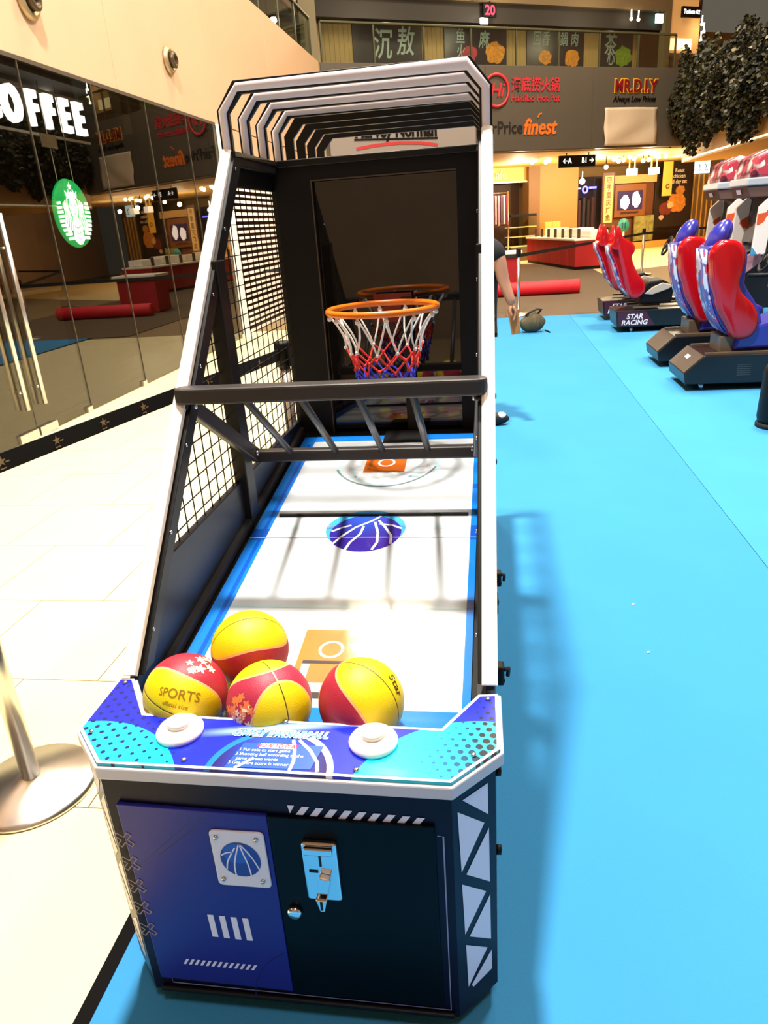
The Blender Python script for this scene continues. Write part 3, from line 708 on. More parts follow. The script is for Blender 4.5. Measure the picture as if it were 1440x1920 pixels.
for i in range(5):
    g = G(FM(7.45)); g.box(14.8 + i * 0.27, 14.98 + i * 0.27, 1.0, 2.5 - 0.1 * (i % 2), -0.2, 0.2)
    tag(obj('hanging_coat', g, mat('coat%d' % (i % 3), C(*[(24, 20, 26), (60, 30, 34), (36, 32, 44)][i % 3]), 0.8), bev=0.05),
        ['black coat hanging in the neon shop, nearest the tan pillar', 'maroon coat hanging in the neon shop, second from the tan pillar', 'dark grey coat hanging in the middle of the neon shop', 'black coat hanging in the neon shop, second from the banner', 'maroon coat hanging in the neon shop, nearest the banner'][i], 'coat', 'coats in the neon shop')
# vertical banner
t = thing('vertical_banner', 'tall cream vertical banner with dark Chinese characters and brown frame', 'banner', FM(6.8) @ Vector((16.45, 1.2, 0)))
obj('banner_frame', G(FM(6.8)).box(16.1, 16.8, 1.1, 3.5, -0.06, 0), BROWNW, t, bev=0.01)
obj('banner_cloth', G(FM(6.8)).box(16.19, 16.71, 1.3, 3.36, 0, 0.02), mat('banner_cream', C(230, 200, 130), 0.6), t)
for i, ch in enumerate('四季重庆烤鱼'):
    g = G(FM(6.77)); g.text(ch, FR((16.45, 3.16 - i * 0.33, 0), (1, 0, 0), (0, 1, 0)), 0.3, 0.012); obj('character', g, BROWNW, t)
# brown screen front
struct('wall_brown_shop', G(FM(7.1)).box(16.8, 19.5, 0, 3.3, -0.15, 0), BROWNW)
struct('trim_3', G(FM(7.0)).box(16.8, 19.5, 3.0, 3.35, -0.1, 0.05), mat('header_tan', C(190, 150, 90), 0.6))
t = thing('wall_screen', 'lit screen with two pale figures in a brown frame', 'screen', FM(6.95) @ Vector((17.85, 1.5, 0)))
obj('screen_frame', G(FM(7.0)).box(16.95, 18.85, 1.5, 2.95, -0.05, 0.08), mat('screen_frame_brown', C(120, 72, 36), 0.5), t, bev=0.02)
def scr(nt, u, v, z, vec):
    n = nt.nodes.new('ShaderNodeTexNoise'); n.inputs['Scale'].default_value = 5; nt.links.new(vec, n.inputs['Vector'])
    a = (((u - 17.55) / 0.32)._m('POWER', 2.0) + ((v - 2.15) / 0.36)._m('POWER', 2.0)).sqrt() + (X(nt, n.outputs[0]) - 0.5) * 1.1
    b = (((u - 18.22) / 0.3)._m('POWER', 2.0) + ((v - 2.25) / 0.4)._m('POWER', 2.0)).sqrt() + (X(nt, n.outputs[0]) - 0.5) * 1.1
    return mixc(nt, a.min(b).lt(0.85), C(40, 30, 60), C(250, 246, 255))
SM = printed('screen_picture', scr, 0.3, emit=1.3)
obj('screen_glass', G(FM(6.9)).box(17.12, 18.62, 1.82, 2.66, 0, 0.01), SM, t, uv=lambda c: ((c - FA).dot(FD), c.z))
g = G(FM(6.88)); g.box(17.3, 18.4, 1.66, 1.72, 0, 0.01); obj('caption_strip', g, mat('caption_dark', C(60, 30, 16), 0.5), t)
tag(obj('floral_panel', G(FM(6.95)).box(18.2, 19.4, 0.35, 1.5, 0, 0.08), mat('floral_green', C(134, 130, 70), 0.6, noise=0.9, nscale=7), bev=0.01), 'green floral panel at the foot of the brown shop wall', 'panel')
t = thing('round_stand_sign', 'teal round sign on a short stand before the brown shop', 'sign', FM(5.5) @ Vector((16.1, 0, 0)))
obj('sign_disc', G(FM(5.5)).lathe([(0, 0), (0.32, 0), (0.32, 0.05), (0, 0.05)], (16.3, 1.15, 0), 28), mat('teal_sign', C(30, 130, 130), 0.5), t)
obj('stand_pole', G(FM(5.5)).tube([(16.3, 0, 0.02), (16.3, 0.9, 0.02)], 0.07, 8), STEEL, t)
g = G(FM(5.44)); g.box(16.18, 16.25, 1.02, 1.28, 0, 0.01).box(16.35, 16.42, 1.02, 1.28, 0, 0.01); obj('pictogram', g, mat('teal_dark', C(10, 70, 80), 0.5), t)
# yellow banner and chicken poster
t = thing('yellow_banner', 'narrow yellow vertical banner with a dark round emblem', 'banner', FM(6.6) @ Vector((19.9, 2.3, 0)))
obj('banner_cloth', G(FM(6.6)).box(19.55, 20.15, 2.32, 3.85, -0.03, 0), mat('banner_yellow', C(226, 176, 70), 0.6), t, bev=0.01)
g = G(FM(6.58)); g.lathe([(0.07, 0), (0.07, 0.01), (0.12, 0.01), (0.12, 0)], (19.85, 2.75, 0), 18, ring=True); obj('emblem', g, BROWNW, t)
t = thing('roast_poster', 'black poster with white lettering and a golden roast dish', 'poster', FM(7) @ Vector((20.6, 0.9, 0)))
obj('poster_board', G(FM(7.0)).box(19.5, 21.9, 0.9, 3.85, -0.05, 0), mat('poster_black', C(30, 20, 14), 0.5), t, bev=0.01)
for i, s in enumerate(('Roast', 'chicken', 'all day set')):
    g = G(FM(6.98)); g.text(s, FR((20.95, 3.45 - i * 0.25, 0), (1, 0, 0), (0, 1, 0)), 0.26, 0.01); obj('lettering', g, mat('poster_cream', C(220, 200, 160), 0.5, emit=0.2), t)
random.seed(3)
for k, (x, y, r, c) in enumerate(((20.9, 2.0, 0.62, (196, 124, 44)), (21.1, 2.55, 0.3, (186, 120, 50)), (20.2, 1.75, 0.4, (110, 44, 30)), (20.5, 1.9, 0.22, (220, 180, 120)), (19.95, 1.35, 0.16, (200, 170, 140)))):
    g = G(FM(6.985)); g.flat([(x + q2 * r * math.cos(q), y + q2 * r * 0.75 * math.sin(q)) for q, q2 in ((2 * math.pi * i / 20, random.uniform(0.85, 1.1)) for i in range(20))], 0.002 * k)
    obj('food_picture', g, mat('roast%d' % k, C(*c), 0.5, noise=0.5, nscale=9), t)
struct('baseboard_back', G(FM(6.6)).box(16.8, 24, 0, 0.3, -0.4, 0.0), mat('gold_base', C(200, 150, 70), 0.5))
struct('wall_glass_shop', G(FM(7.4)).box(21.9, 24, 0, 3.9, -0.1, 0), mat('glass_shop_tan', C(120, 96, 60), 0.6, noise=0.3, nscale=3))
t = thing('cyan_sign', 'pale cyan lit shop sign under the right balcony, behind the racing screens', 'sign', FM(7.2) @ Vector((22.4, 3.3, 0)))
obj('sign_box', G(FM(7.25)).box(21.75, 23.2, 3.28, 3.88, -0.05, 0), mat('cyan_sign_back', (0.75, 1, 1, 1), emit=1.6), t, bev=0.01)
for k in range(3):
    g = G(FM(7.19)); x = 21.95 + 0.42 * k
    for q in strip([(x, 3.72), (x + 0.1, 3.6), (x + 0.02, 3.4), (x + 0.2, 3.45)], 0.05): g.flat(q, 0)
    obj('sign_mark', g, mat('cyan_dark', C(40, 90, 100), 0.5), t)
for k in range(6):
    obj('mullion', G(FM(7.35)).box(21.95 + 0.33 * k, 22.0 + 0.33 * k, 0, 3.25, -0.03, 0.03), GOLD, bpy.data.objects['wall_glass_shop'])
# ceiling spot lamps under the fascia (each lamp lights the hall)
random.seed(5)
spots = [(9.5, 3.8), (9.62, 3.86), (10.15, 3.78), (10.3, 3.84), (13.1, 3.5), (13.5, 3.78), (13.72, 3.7), (13.62, 3.86), (13.98, 3.74), (14.3, 3.84), (14.52, 3.78), (15.0, 3.68), (15.3, 3.72), (15.6, 3.84), (15.82, 3.8), (16.2, 3.82)]
for i, (s, z) in enumerate(spots):
    ro = ['first', 'second', 'third', 'fourth', 'fifth', 'sixth', 'seventh', 'eighth', 'ninth', 'tenth', 'eleventh', 'twelfth', 'thirteenth', 'fourteenth', 'fifteenth', 'sixteenth'][i]
    t = thing('ceiling_spotlight', 'small warm ceiling spotlight over the far shops, %s counted from the left' % ro, 'lamp', FM(3) @ Vector((s, z, 0)), 'ceiling spotlights of the far shops')
    obj('lamp_head', G(FM(3.0)).ball((s, z, 0), 0.085, 14, 10), BULB, t)
    obj('lamp_arm', G(FM(3.0)).box(s - 0.015, s + 0.015, z + 0.04, 3.91, -0.015, 0.015), BLACK2, t)
def point(loc, e, col, r=0.07):
    l = bpy.data.lights.new('unseen_point_lamp', 'POINT'); l.energy = e; l.color = col; l.shadow_soft_size = r
    o = bpy.data.objects.new('unseen_point_lamp', l); COL.objects.link(o); o.location = Vector(loc) * U
for s, d, e in ((9.9, 4.5, 240), (13.4, 4.0, 260), (15.3, 3.0, 200), (18.5, 4.0, 300)):
    point(FM(d) @ Vector((s, 3.4, 0)), e, (1, 0.84, 0.56))
for s_, e_ in ((3.0, 70), (7.5, 80), (12.0, 80)):  # added lamps without fixtures, put upstairs to brighten the posters
    point(FM(1.6) @ Vector((s_, 8.3, 0)), e_, (1, 0.84, 0.56))
for k, (s, ) in enumerate(((14.45,), (15.62,))):
    t = thing('lantern', ['white box lantern hanging before the brown shop, nearer the vertical banner', 'white box lantern hanging before the brown shop, nearer the yellow banner'][k], 'lantern', FM(3) @ Vector((s, 3.1, 0)), 'box lanterns')
    obj('shade', G(FM(3.0)).box(s - 0.17, s + 0.17, 3.14, 3.4, -0.15, 0.15), mat('lantern_white', (1, 0.95, 0.82, 1), emit=2.2), t, bev=0.02)
    obj('lantern_frame', G(FM(3.0)).box(s - 0.16, s - 0.12, 3.4, 3.85, -0.02, 0.02).box(s + 0.12, s + 0.16, 3.4, 3.85, -0.02, 0.02).box(s - 0.16, s + 0.16, 3.82, 3.87, -0.02, 0.02), mat('lantern_gold', C(240, 200, 110), 0.4), t)

# ---------------- brown carpet, mat, kiosks
g = G().box(-1.5, 3.95, 13.97, 31, 0.0, 0.008)
tag(obj('brown_carpet', g, BROWNC), 'large brown floor carpet behind the blue mat, under the red counters', 'carpet')
t = thing('blue_mat', 'long blue event carpet under the games machine, black taped edge', 'carpet', (2.2, 6, 0))
obj('carpet_strip', G().box(-0.575, 2.0, -3.0, 13.95, 0.0, 0.009), MATBLUE, t)
obj('carpet_strip', G().box(2.004, 4.56, -3.0, 13.95, 0.0, 0.009), MATBLUE2, t)
obj('carpet_strip', G().box(4.564, 7.1, -3.0, 13.95, 0.0, 0.009), MATBLUE, t)
obj('edge_tape', G().box(-0.614, -0.57, -3.0, 13.95, 0.0, 0.0115), TAPE, t)

def counter(P0, P1, depth, label, h=0.97, flip=1):
    a = Vector(P0 + (0.009,)); b = Vector(P1 + (0.009,)); L = (b - a).length; M = FR(a, (b - a), (0, 0, 1))
    t = thing('red_counter', label, 'counter', (a + b) / 2)
    n = max(2, int(L / 0.9))
    for i in range(n):
        obj('cloth_panel', G(M).box(L * i / n + 0.012, L * (i + 1) / n - 0.012, 0.1, h - 0.02, -depth * flip, 0.0), RED, t, bev=0.01)
    obj('end_cloth', G(M).box(L - 0.02, L + 0.012, 0.1, h - 0.02, -depth * flip, 0.0), RED, t, bev=0.004)
    obj('kick_board', G(M).box(0.03, L - 0.03, 0, 0.1, -depth * flip, -0.03 * flip), BLACK2, t)
    obj('white_top', G(M).box(-0.04, L + 0.04, h - 0.02, h + 0.05, -depth * flip, 0.05 * flip), mat('glossy_white_top', C(250, 244, 230), 0.3), t, bev=0.015)
    for i in range(n):
        obj('divider_post', G(M).box(L * (i + 0.5) / n - 0.05, L * (i + 0.5) / n + 0.05, h + 0.05, h + 0.36, -0.3 * flip, -0.22 * flip), mat('post_brown', C(70, 46, 30), 0.5), t)
    return t
counter((1.95, 32.2), (3.32, 25.9), 1.35, 'long red skirted counter with a white top, running away at the back')
cM = FR((1.95, 32.2, 0.009), (1.37, -6.3, 0), (0, 0, 1))
for k, (a, b, h) in enumerate(((0.5, 1.9, 0.30), (2.05, 3.3, 0.26), (3.45, 4.8, 0.30), (4.95, 6.2, 0.24))):
    tag(obj('white_bundle', G(cM).box(a, b, 1.021, 1.02 + h, -1.25, -0.62), mat('white_stock_cloth', C(246, 240, 226), 0.7), bev=0.05, seg=3),
        ['white cloth bundle on the long red counter, at its far end', 'white cloth bundle on the long red counter, second from its far end', 'white cloth bundle on the long red counter, second from its near corner', 'white cloth bundle on the long red counter, at its near corner'][k], 'bundle', 'white bundles on the counter')
t = thing('red_table', 'small table under a red cloth with a white top beside the posts', 'table', (0.6, 19.3, 0.009))
obj('cloth', G().prism([(0.0, 18.9), (1.16, 18.9), (1.24, 19.75), (0.0, 19.75)], 'z', 0.03, 0.98), RED, t, bev=0.02)
obj('table_top', G().box(-0.05, 1.26, 18.85, 19.8, 0.98, 1.05), mat('glossy_white_top', C(250, 244, 230), 0.3), t, bev=0.01)
obj('top_band', G().box(-0.05, 1.26, 18.83, 18.85, 0.92, 0.985), BLACK2, t)
g = G(); g.lathe([(0.0, 0), (0.165, 0), (0.17, 0.02), (0.17, 2.78), (0.165, 2.8), (0.13, 2.8), (0.12, 2.79), (0, 2.79)], (-0.16, 18.1, 0.178), 28, 'x')
tag(obj('carpet_roll', g, REDSHINE), 'rolled up bright red carpet lying on the brown carpet', 'carpet roll')

# stanchions
def stanchion(x, y, h, label, base_r=0.235, group='belt posts', z=0.0):
    t = thing('belt_post', label, 'post', (x, y, z), group)
    obj('base', G().lathe([(0, 0), (base_r, 0), (base_r, 0.012), (base_r - 0.015, 0.024), (0.06, 0.055), (0.045, 0.06), (0, 0.06)], (x, y, z), 48), STEEL, t)
    obj('pole', G().cyl((x, y, 0.05), 0.034, h - 0.2, 24), STEEL, t)
    obj('belt_head', G().lathe([(0, 0), (0.045, 0), (0.05, 0.01), (0.05, 0.13), (0.045, 0.15), (0, 0.15)], (x, y, h - 0.15), 24), BLACK2, t)
    return t
stanchion(-1.258, 0.748, 1.31, 'shiny steel belt post beside the games machine, nearest the camera')
stanchion(-0.755, 3.05, 1.31, 'belt post behind the games machine mesh side', 0.135)
stanchion(1.01, 14.25, 1.31, 'slim steel belt post standing at the far edge of the blue mat', 0.26, z=0.0085)
stanchion(4.95, 22.56, 1.31, 'slim steel belt post near the two red far seats', 0.3)
STARW = mat('star_print', C(176, 152, 112), 0.6)
def belt(P0, P1, label, stars=0, wd=0.066, sag=0.0):
    a = Vector(P0); b = Vector(P1); d = b - a; M = FR(a, d, (0, 0, 1)); L = d.length
    t = thing('barrier_belt', label, 'belt', (a + b) / 2 - Vector((0, 0, wd / 2)), 'black barrier belts')
    g = G(M); n = 12; vs = []; fs = []
    for i in range(n + 1):
        x = L * i / n; zz = -sag * math.sin(math.pi * i / n)
        for yv in (-wd / 2, wd / 2):
            for q in (-0.003, 0.003): vs.append((x, yv + zz, q))
    for i in range(n):
        o = i * 4; fs += [(o, o + 4, o + 6, o + 2), (o + 1, o + 3, o + 7, o + 5), (o, o + 1, o + 5, o + 4), (o + 2, o + 6, o + 7, o + 3)]
    g.raw(vs, fs); obj('webbing', g, mat('black_webbing', C(12, 12, 12), 0.7), t)
    for i in range(stars):
        x = 0.18 + i * 0.262
        if x > L - 0.1: break
        g = G(M); pts = []
        for k in range(10):
            q = math.radians(90 + 36 * k); r = 0.021 if k % 2 == 0 else 0.008; pts.append((x + r * math.cos(q), r * math.sin(q) + 0.004))
        g.flat(pts, 0.0045); g.flat(rect(x + 0.016, x + 0.034, -0.004, 0.001), 0.0045); g.flat(rect(x - 0.012, x + 0.016, -0.024, -0.019), 0.0045)
        obj('star_logo', g, STARW, t)
    return t
belt((-1.24, 0.80, 1.235), (-0.77, 3.0, 1.235), 'black barrier belt with small star prints running past the mesh side', 9)
belt((1.05, 14.3, 1.17), (4.92, 22.5, 1.17), 'black barrier belt stretched in front of the red counters', 0)
belt((5.0, 22.6, 1.17), (8.6, 25.6, 1.17), 'black barrier belt behind the racing seats, right of the slim post', 0)
belt((0.96, 14.25, 1.17), (-4.3, 14.3, 1.17), 'black barrier belt at the far mat edge, hidden behind the machine', 0)

# ================================================================== BASKETBALL MACHINE
BM = thing('basketball_arcade_machine', 'black and blue arcade basketball machine with orange hoop on the blue mat', 'arcade machine', (0, 1.15, 0))
FA_ = 0.406                                     # half width of the front face
def body_poly(e=0.0): return [(-FA_, 0 - e), (FA_, 0 - e), (0.5 + e, 0.1), (0.5 + e, 2.36), (-0.5 - e, 2.36), (-0.5 - e, 0.1)]
obj('cabinet', G().prism(body_poly(), 'z', 0.06, 0.6), CABNAVY, BM)
COWL = [(-FA_, 0), (FA_, 0), (0.5, 0.1), (0.5, 0.33), (0.474, 0.33), (0.474, 0.13), (0.37, 0.03), (-0.37, 0.03), (-0.474, 0.13), (-0.474, 0.33), (-0.5, 0.33), (-0.5, 0.1)]
obj('front_cowl', G().prism(COWL, 'z', 0.6, 0.778), CABNAVY, BM)
obj('plinth', G().prism([(-0.36, 0.05), (0.36, 0.05), (0.44, 0.14), (0.44, 2.3), (-0.44, 2.3), (-0.44, 0.14)], 'z', 0.03, 0.06), BLACK2, BM)
for x, y in ((-0.4, 0.12), (0.4, 0.12), (-0.4, 2.22), (0.4, 2.22)):
    c = obj('caster_wheel', G().cyl((x - 0.015, y, 0.040), 0.030, 0.03, 18, 'x'), RUBBER, BM)
    obj('caster_fork', G().box(x - 0.022, x + 0.022, y - 0.02, y + 0.02, 0.035, 0.06), SCREW, c)
FZ = FR((0, -0.0005, 0), (1, 0, 0), (0, 0, 1))    # front face frame: x, z, towards the viewer
# front door: blue half and black half
door = obj('coin_door', G(FZ).prism([(-0.016, 0.104), (0.367, 0.104), (0.367, 0.690), (-0.013, 0.694)], 'z', 0.0, 0.009), DOORBLACK, BM, bev=0.002)
obj('blue_panel', G(FZ).prism([(-0.377, 0.118), (-0.018, 0.112), (-0.014, 0.696), (-0.377, 0.706)], 'z', 0.0, 0.010), DOORBLUE, BM, bev=0.002)
# lens plate with the blue ball
t = obj('ball_plate', G(FZ).prism(rrect(-0.158, -0.026, 0.478, 0.649, 0.012), 'z', 0.010, 0.016), mat('pale_plate', C(226, 222, 232), 0.4), BM, bev=0.002)
g = G(FZ); g.mi = 0; g.flat(circle(-0.091, 0.565, 0.049, 36, ry=0.053), 0.0168); g.mi = 1
g.flat(circle(-0.098, 0.583, 0.034, 28, ry=0.03), 0.0171); g.mi = 2
for pts in ([(-0.136, 0.575), (-0.122, 0.585), (-0.108, 0.586)], [(-0.126, 0.535), (-0.124, 0.555), (-0.112, 0.58), (-0.1, 0.6)], [(-0.106, 0.518), (-0.108, 0.545), (-0.1, 0.58), (-0.088, 0.612)], [(-0.072, 0.518), (-0.074, 0.55), (-0.082, 0.585), (-0.088, 0.612)], [(-0.05, 0.538), (-0.058, 0.565), (-0.074, 0.595), (-0.088, 0.612)]):
    for q in strip(crom(pts, 4, True)[:(len(pts) - 1) * 4 + 1], 0.0035): g.flat(q, 0.0174)
obj('ball_picture', g, [mat('ball_blue', C(14, 52, 150), 0.4), mat('ball_light_blue', C(22, 84, 190), 0.4), PRINTW], t)
for x, z in ((-0.142, 0.63), (-0.045, 0.63), (-0.142, 0.5), (-0.045, 0.5)):
    obj('screw', G(FZ).lathe([(0, 0.016), (0.006, 0.016), (0.0045, 0.02), (0, 0.021)], (x, z, 0), 12), SCREW, t)
# coin acceptor
ca = obj('coin_acceptor', G(FZ).prism(rrect(0.062, 0.145, 0.462, 0.637, 0.008), 'z', 0.009, 0.024), CHROME, door, bev=0.004)
door_kids = G(FZ); door_kids.box(0.07, 0.137, 0.612, 0.632, 0.024, 0.036)
obj('coin_entry_block', door_kids, CHROME, door, bev=0.003)
obj('coin_slot', G(FZ).box(0.101, 0.106, 0.57, 0.605, 0.024, 0.0255), BLACK2, door)
obj('return_slot', G(FZ).box(0.075, 0.096, 0.55, 0.557, 0.024, 0.0255), BLACK2, door)
obj('return_lever', G(FZ).prism([(0.09, 0.5), (0.118, 0.5), (0.126, 0.545), (0.1, 0.55)], 'z', 0.024, 0.04), CHROME, door, bev=0.003)
obj('return_tongue', G(FZ).prism([(0.088, 0.492), (0.116, 0.492), (0.108, 0.455), (0.096, 0.455)], 'z', 0.02, 0.05), CHROME, door, bev=0.003)
obj('tongue_slot', G(FZ).box(0.099, 0.105, 0.462, 0.488, 0.05, 0.051), BLACK2, door)
obj('door_lock', G(FZ).lathe([(0, 0.009), (0.018, 0.009), (0.018, 0.02), (0.013, 0.024), (0, 0.024)], (0.021, 0.404, 0), 20), CHROME, door)
# prints on the front
def front_print(name, quads, m=PRINTW, h=0.0108):
    g = G(FZ)
    for q in quads: g.flat(q, h)
    return obj(name, g, m, BM)
qs = [[(0.036, 0.723), (0.052, 0.723), (0.04, 0.700)]]
for i in range(9):
    x = 0.053 + 0.0325 * i; top = 0.7215 - 0.0016 * i
    qs.append([(x + 0.017, top), (x + 0.034, top), (x + 0.017, top - 0.0245), (x, top - 0.0245)])
front_print('stripe_print', qs, h=0.0012)
for i in range(4):
    x = -0.208 + 0.0298 * i; zz = 0.367 - 0.001 * i
    front_print('vent_print', [[(x, zz), (x + 0.0155, zz), (x + 0.0175, zz - 0.077), (x + 0.002, zz - 0.077)]])
front_print('hazard_print', [[(-0.3 + 0.0152 * i + 0.008, 0.199), (-0.3 + 0.0152 * i + 0.0155, 0.199), (-0.3 + 0.0152 * i + 0.004, 0.179), (-0.3 + 0.0152 * i - 0.0035, 0.179)] for i in range(13)])
def crosspoly(cx, cz, a, b):
    p = [(b, b), (b, a), (-b, a), (-b, b), (-a, b), (-a, -b), (-b, -b), (-b, -a), (b, -a), (b, -b), (a, -b), (a, b)]
    k = math.radians(52); return [(cx + x * math.cos(k) - z * math.sin(k), cz + x * math.sin(k) + z * math.cos(k)) for x, z in p]
for i in range(5):
    P_ = crosspoly(-0.378, 0.597 - 0.075 * i, 0.026, 0.0072); g = G(FZ); g.ringpoly(P_, inset(P_, 0.0028), 0.0112)
    obj('cross_print', g, mat('cross_print_tan', C(150, 122, 112), 0.5), BM)
front_print('line_print', strip([(0.372, 0.658), (0.385, 0.658), (0.3851, 0.086), (-0.352, 0.090), (-0.353, 0.124)], 0.0036)[:], mat('line_print_grey', C(150, 146, 176), 0.4), h=0.0012)
obj('front_kerb', G(FZ).box(-0.385, 0.395, 0.066, 0.08, 0, 0.012), BLACK2, BM, bev=0.004)
# faint court lines on the blue half
front_print('court_line_print', strip([(-0.15, 0.70), (-0.2, 0.64), (-0.3, 0.55)], 0.002) + strip([(-0.37, 0.5), (-0.2, 0.665)], 0.002) + strip(circle(0.08, 0.08, 0.2, 18, 120, 178), 0.002), mat('court_line_navy', C(26, 26, 100), 0.4))
# chamfer triangles on both sides
TRI = [[(0.228, 0.741), (0.807, 0.74), (0.807, 0.649)], [(0.112, 0.718), (0.712, 0.632), (0.158, 0.535)], [(0.818, 0.607), (0.825, 0.437), (0.263, 0.518)],
       [(0.158, 0.498), (0.726, 0.416), (0.193, 0.331)], [(0.825, 0.395), (0.832, 0.241), (0.298, 0.312)], [(0.204, 0.294), (0.737, 0.222), (0.235, 0.142)], [(0.842, 0.201), (0.849, 0.132), (0.361, 0.126), (0.316, 0.139)]]
for sgn in (1, -1):
    nv = Vector((0.1 * sgn, -0.094, 0)).normalized() * 0.001
    for P_ in TRI:
        g = G(); g.raw([Vector((sgn * (FA_ + 0.094 * u_), 0.1 * u_, z)) + nv for u_, z in P_], [tuple(range(len(P_)))])
        obj('triangle_print', g, PRINTW, BM)

# ---------------- control panel
PAN = [(-0.512, 0.322), (-0.512, 0.112), (-0.402, -0.004), (0.407, -0.012), (0.511, 0.1), (0.507, 0.30), (0.459, 0.294), (0.376, 0.160), (-0.371, 0.176), (-0.470, 0.322)]
def panel_print(nt, u, v, z, vec):
    base = mixc(nt, ((v - 0.02) / 0.3 - (u + 0.15).abs() * 0.6).clamp(), C(18, 40, 214), C(16, 22, 178))
    cyan = mixc(nt, ((v + 0.02) * 4.0).clamp(), C(6, 200, 232), C(20, 218, 240))
    dl = ((u + 0.455) * (u + 0.455) + (v + 0.13) * (v + 0.13)).sqrt(); dr = ((u - 0.475) * (u - 0.475) + (v + 0.105) * (v + 0.105)).sqrt()
    c = mixc(nt, dl.lt(0.272), base, cyan); c = mixc(nt, dr.lt(0.298), c, cyan)
    # centre ball
    d0 = ((u - 0.003) * (u - 0.003) + (v + 0.012) * (v + 0.012)).sqrt()
    ring = mixc(nt, ((u + 0.02) * 12.0).clamp(), C(20, 120, 226), C(250, 250, 255))
    c = mixc(nt, d0.lt(0.148), c, ring); c = mixc(nt, d0.lt(0.133), c, mixc(nt, ((u.abs() - 0.02) * 9.0).clamp(), C(30, 80, 210), C(36, 12, 92)))
    # light streak by the title
    st = (X(nt, 1.0) if False else ((v - 0.135 - (u + 0.05) * 0.16).abs() * -55.0 + 1.0)).clamp() * ((u + 0.02).abs() * -5.0 + 1.0).clamp()
    c = mixc(nt, st, c, C(190, 240, 255))
    # dots, left (even) and right (growing towards the corner)
    a = (u * 0.94 + v * 0.34) / 0.0275; b = (v * 0.94 - u * 0.34) / 0.026
    row = b.floor(); a2 = a + row.mod(2.0) * 0.5
    fx = a2.frac() - 0.5; fy = b.frac() - 0.5; dd = (fx * fx + fy * fy * 0.9).sqrt()
    left = dd.lt(((u + 0.2) * -1.2).clamp()._m('POWER', 0.35) * 0.33) * u.lt(-0.215)
    c = mixc(nt, left, c, C(10, 26, 96))
    a = (u * 0.9 + v * 0.42) / 0.0225; b = (v * 0.9 - u * 0.42) / 0.0225
    fx = a.frac() - 0.5; fy = (b + a.floor().mod(2.0) * 0.5).frac() - 0.5; dd = (fx * fx + fy * fy).sqrt()
    rad = (((u * 0.8 + (v - 0.06).abs() * -0.5) - 0.235) * 3.3).clamp().min(0.44)
    right = dd.lt(rad) * u.gt(0.27)
    c = mixc(nt, right, c, mixc(nt, ((u - 0.36) * 9.0).clamp(), C(8, 110, 170), C(6, 14, 30)))
    return c
PANM = printed('panel_print', panel_print, 0.32, coat=0.1, spec=0.3)
PB = [(x * 1.012, y - 0.006 if y < 0.05 else y) for x, y in PAN]
obj('panel_edge', G().prism(inset(PAN, -0.008), 'z', 0.778, 0.812), RIMGREY, BM, bev=0.004)
panel = obj('control_panel', G().prism(PAN, 'z', 0.8115, 0.82), PANM, BM, uv=lambda c: (c.x, c.y))
g = G(); g.ringpoly(PAN, inset(PAN, 0.0075), 0.8206); obj('border_print', g, PRINTW, panel)
for x, y in ((-0.485, 0.3), (-0.472, 0.1), (-0.115, 0.02) if False else (-0.2, 0.018), (0.2, 0.012), (0.0, 0.163), (0.483, 0.277), (0.452, 0.075), (0.43, 0.018)):
    if (x, y) == (0.43, 0.018): continue
    obj('screw', G().lathe([(0, 0.82), (0.0075, 0.82), (0.006, 0.825), (0, 0.826)], (x, y, 0), 12), SCREW, panel)
# centre graphics
g = G(FR((0, 0, 0.82125), (1, 0, 0), (0, 1, 0)))
for pts in ([(-0.075, 0.0), (-0.055, 0.02), (-0.04, 0.035)], [(0.052, -0.0), (0.054, 0.03), (0.048, 0.065), (0.036, 0.10)], [(0.115, 0.0), (0.108, 0.03), (0.085, 0.065), (0.05, 0.1)]):
    g = G(FR((0, 0, 0.82125), (1, 0, 0), (0, 1, 0)))
    for q in strip(pts, 0.008): g.flat(q, 0)
    obj('ball_line_print', g, PRINTW, panel)
g = G(FR((0, 0, 0.8211), (1, 0, 0), (0, 1, 0))); g.flat([(-0.098, 0.002), (0.098, 0.006), (0.112, 0.083), (-0.078, 0.083)], 0)
obj('instruction_box', g, mat('instruction_blue', C(44, 92, 214), 0.25), panel)
g = G(FR((0, 0, 0.8213), (1, 0, 0), (0, 1, 0))); g.flat([(-0.038, 0.068), (0.045, 0.068), (0.047, 0.084), (-0.037, 0.084)], 0)
obj('heading_box', g, PRINTW, panel)
def ptext(name, s, x, y, size, m, h=0.8216, bold=0.0, shear=0.0, align='CENTER', xs=1.0):
    g = G(); g.text(s, FR((x, y, h), (1, 0, 0), (0, 1, 0)), size, bold, 0.0, align, shear, xs); return obj(name, g, m, panel)
ptext('heading_lettering', 'HOW TO PLAY', 0.005, 0.0755, 0.0185, mat('red_print', C(220, 30, 50), 0.4), bold=0.02, shear=0.15, xs=0.78)
for i, s in enumerate(('1 Put coin to start game', '2 Shooting ball according to the', '   game screen words', '3 Get more score is winner')):
    ptext('instruction_lettering', s, -0.083 - 0.004 * i, 0.0605 - 0.0145 * i, 0.0135, PRINTW, bold=0.006, align='LEFT', xs=0.92)
ptext('title_outline', 'CRAZY BASKETBALL', -0.003, 0.118, 0.031, PRINTW, 0.8214, 0.09, 0.35, xs=0.82)
ptext('title_lettering', 'CRAZY BASKETBALL', -0.003, 0.118, 0.031, mat('title_blue', C(70, 150, 220), 0.3), 0.8218, 0.004, 0.35, xs=0.82)
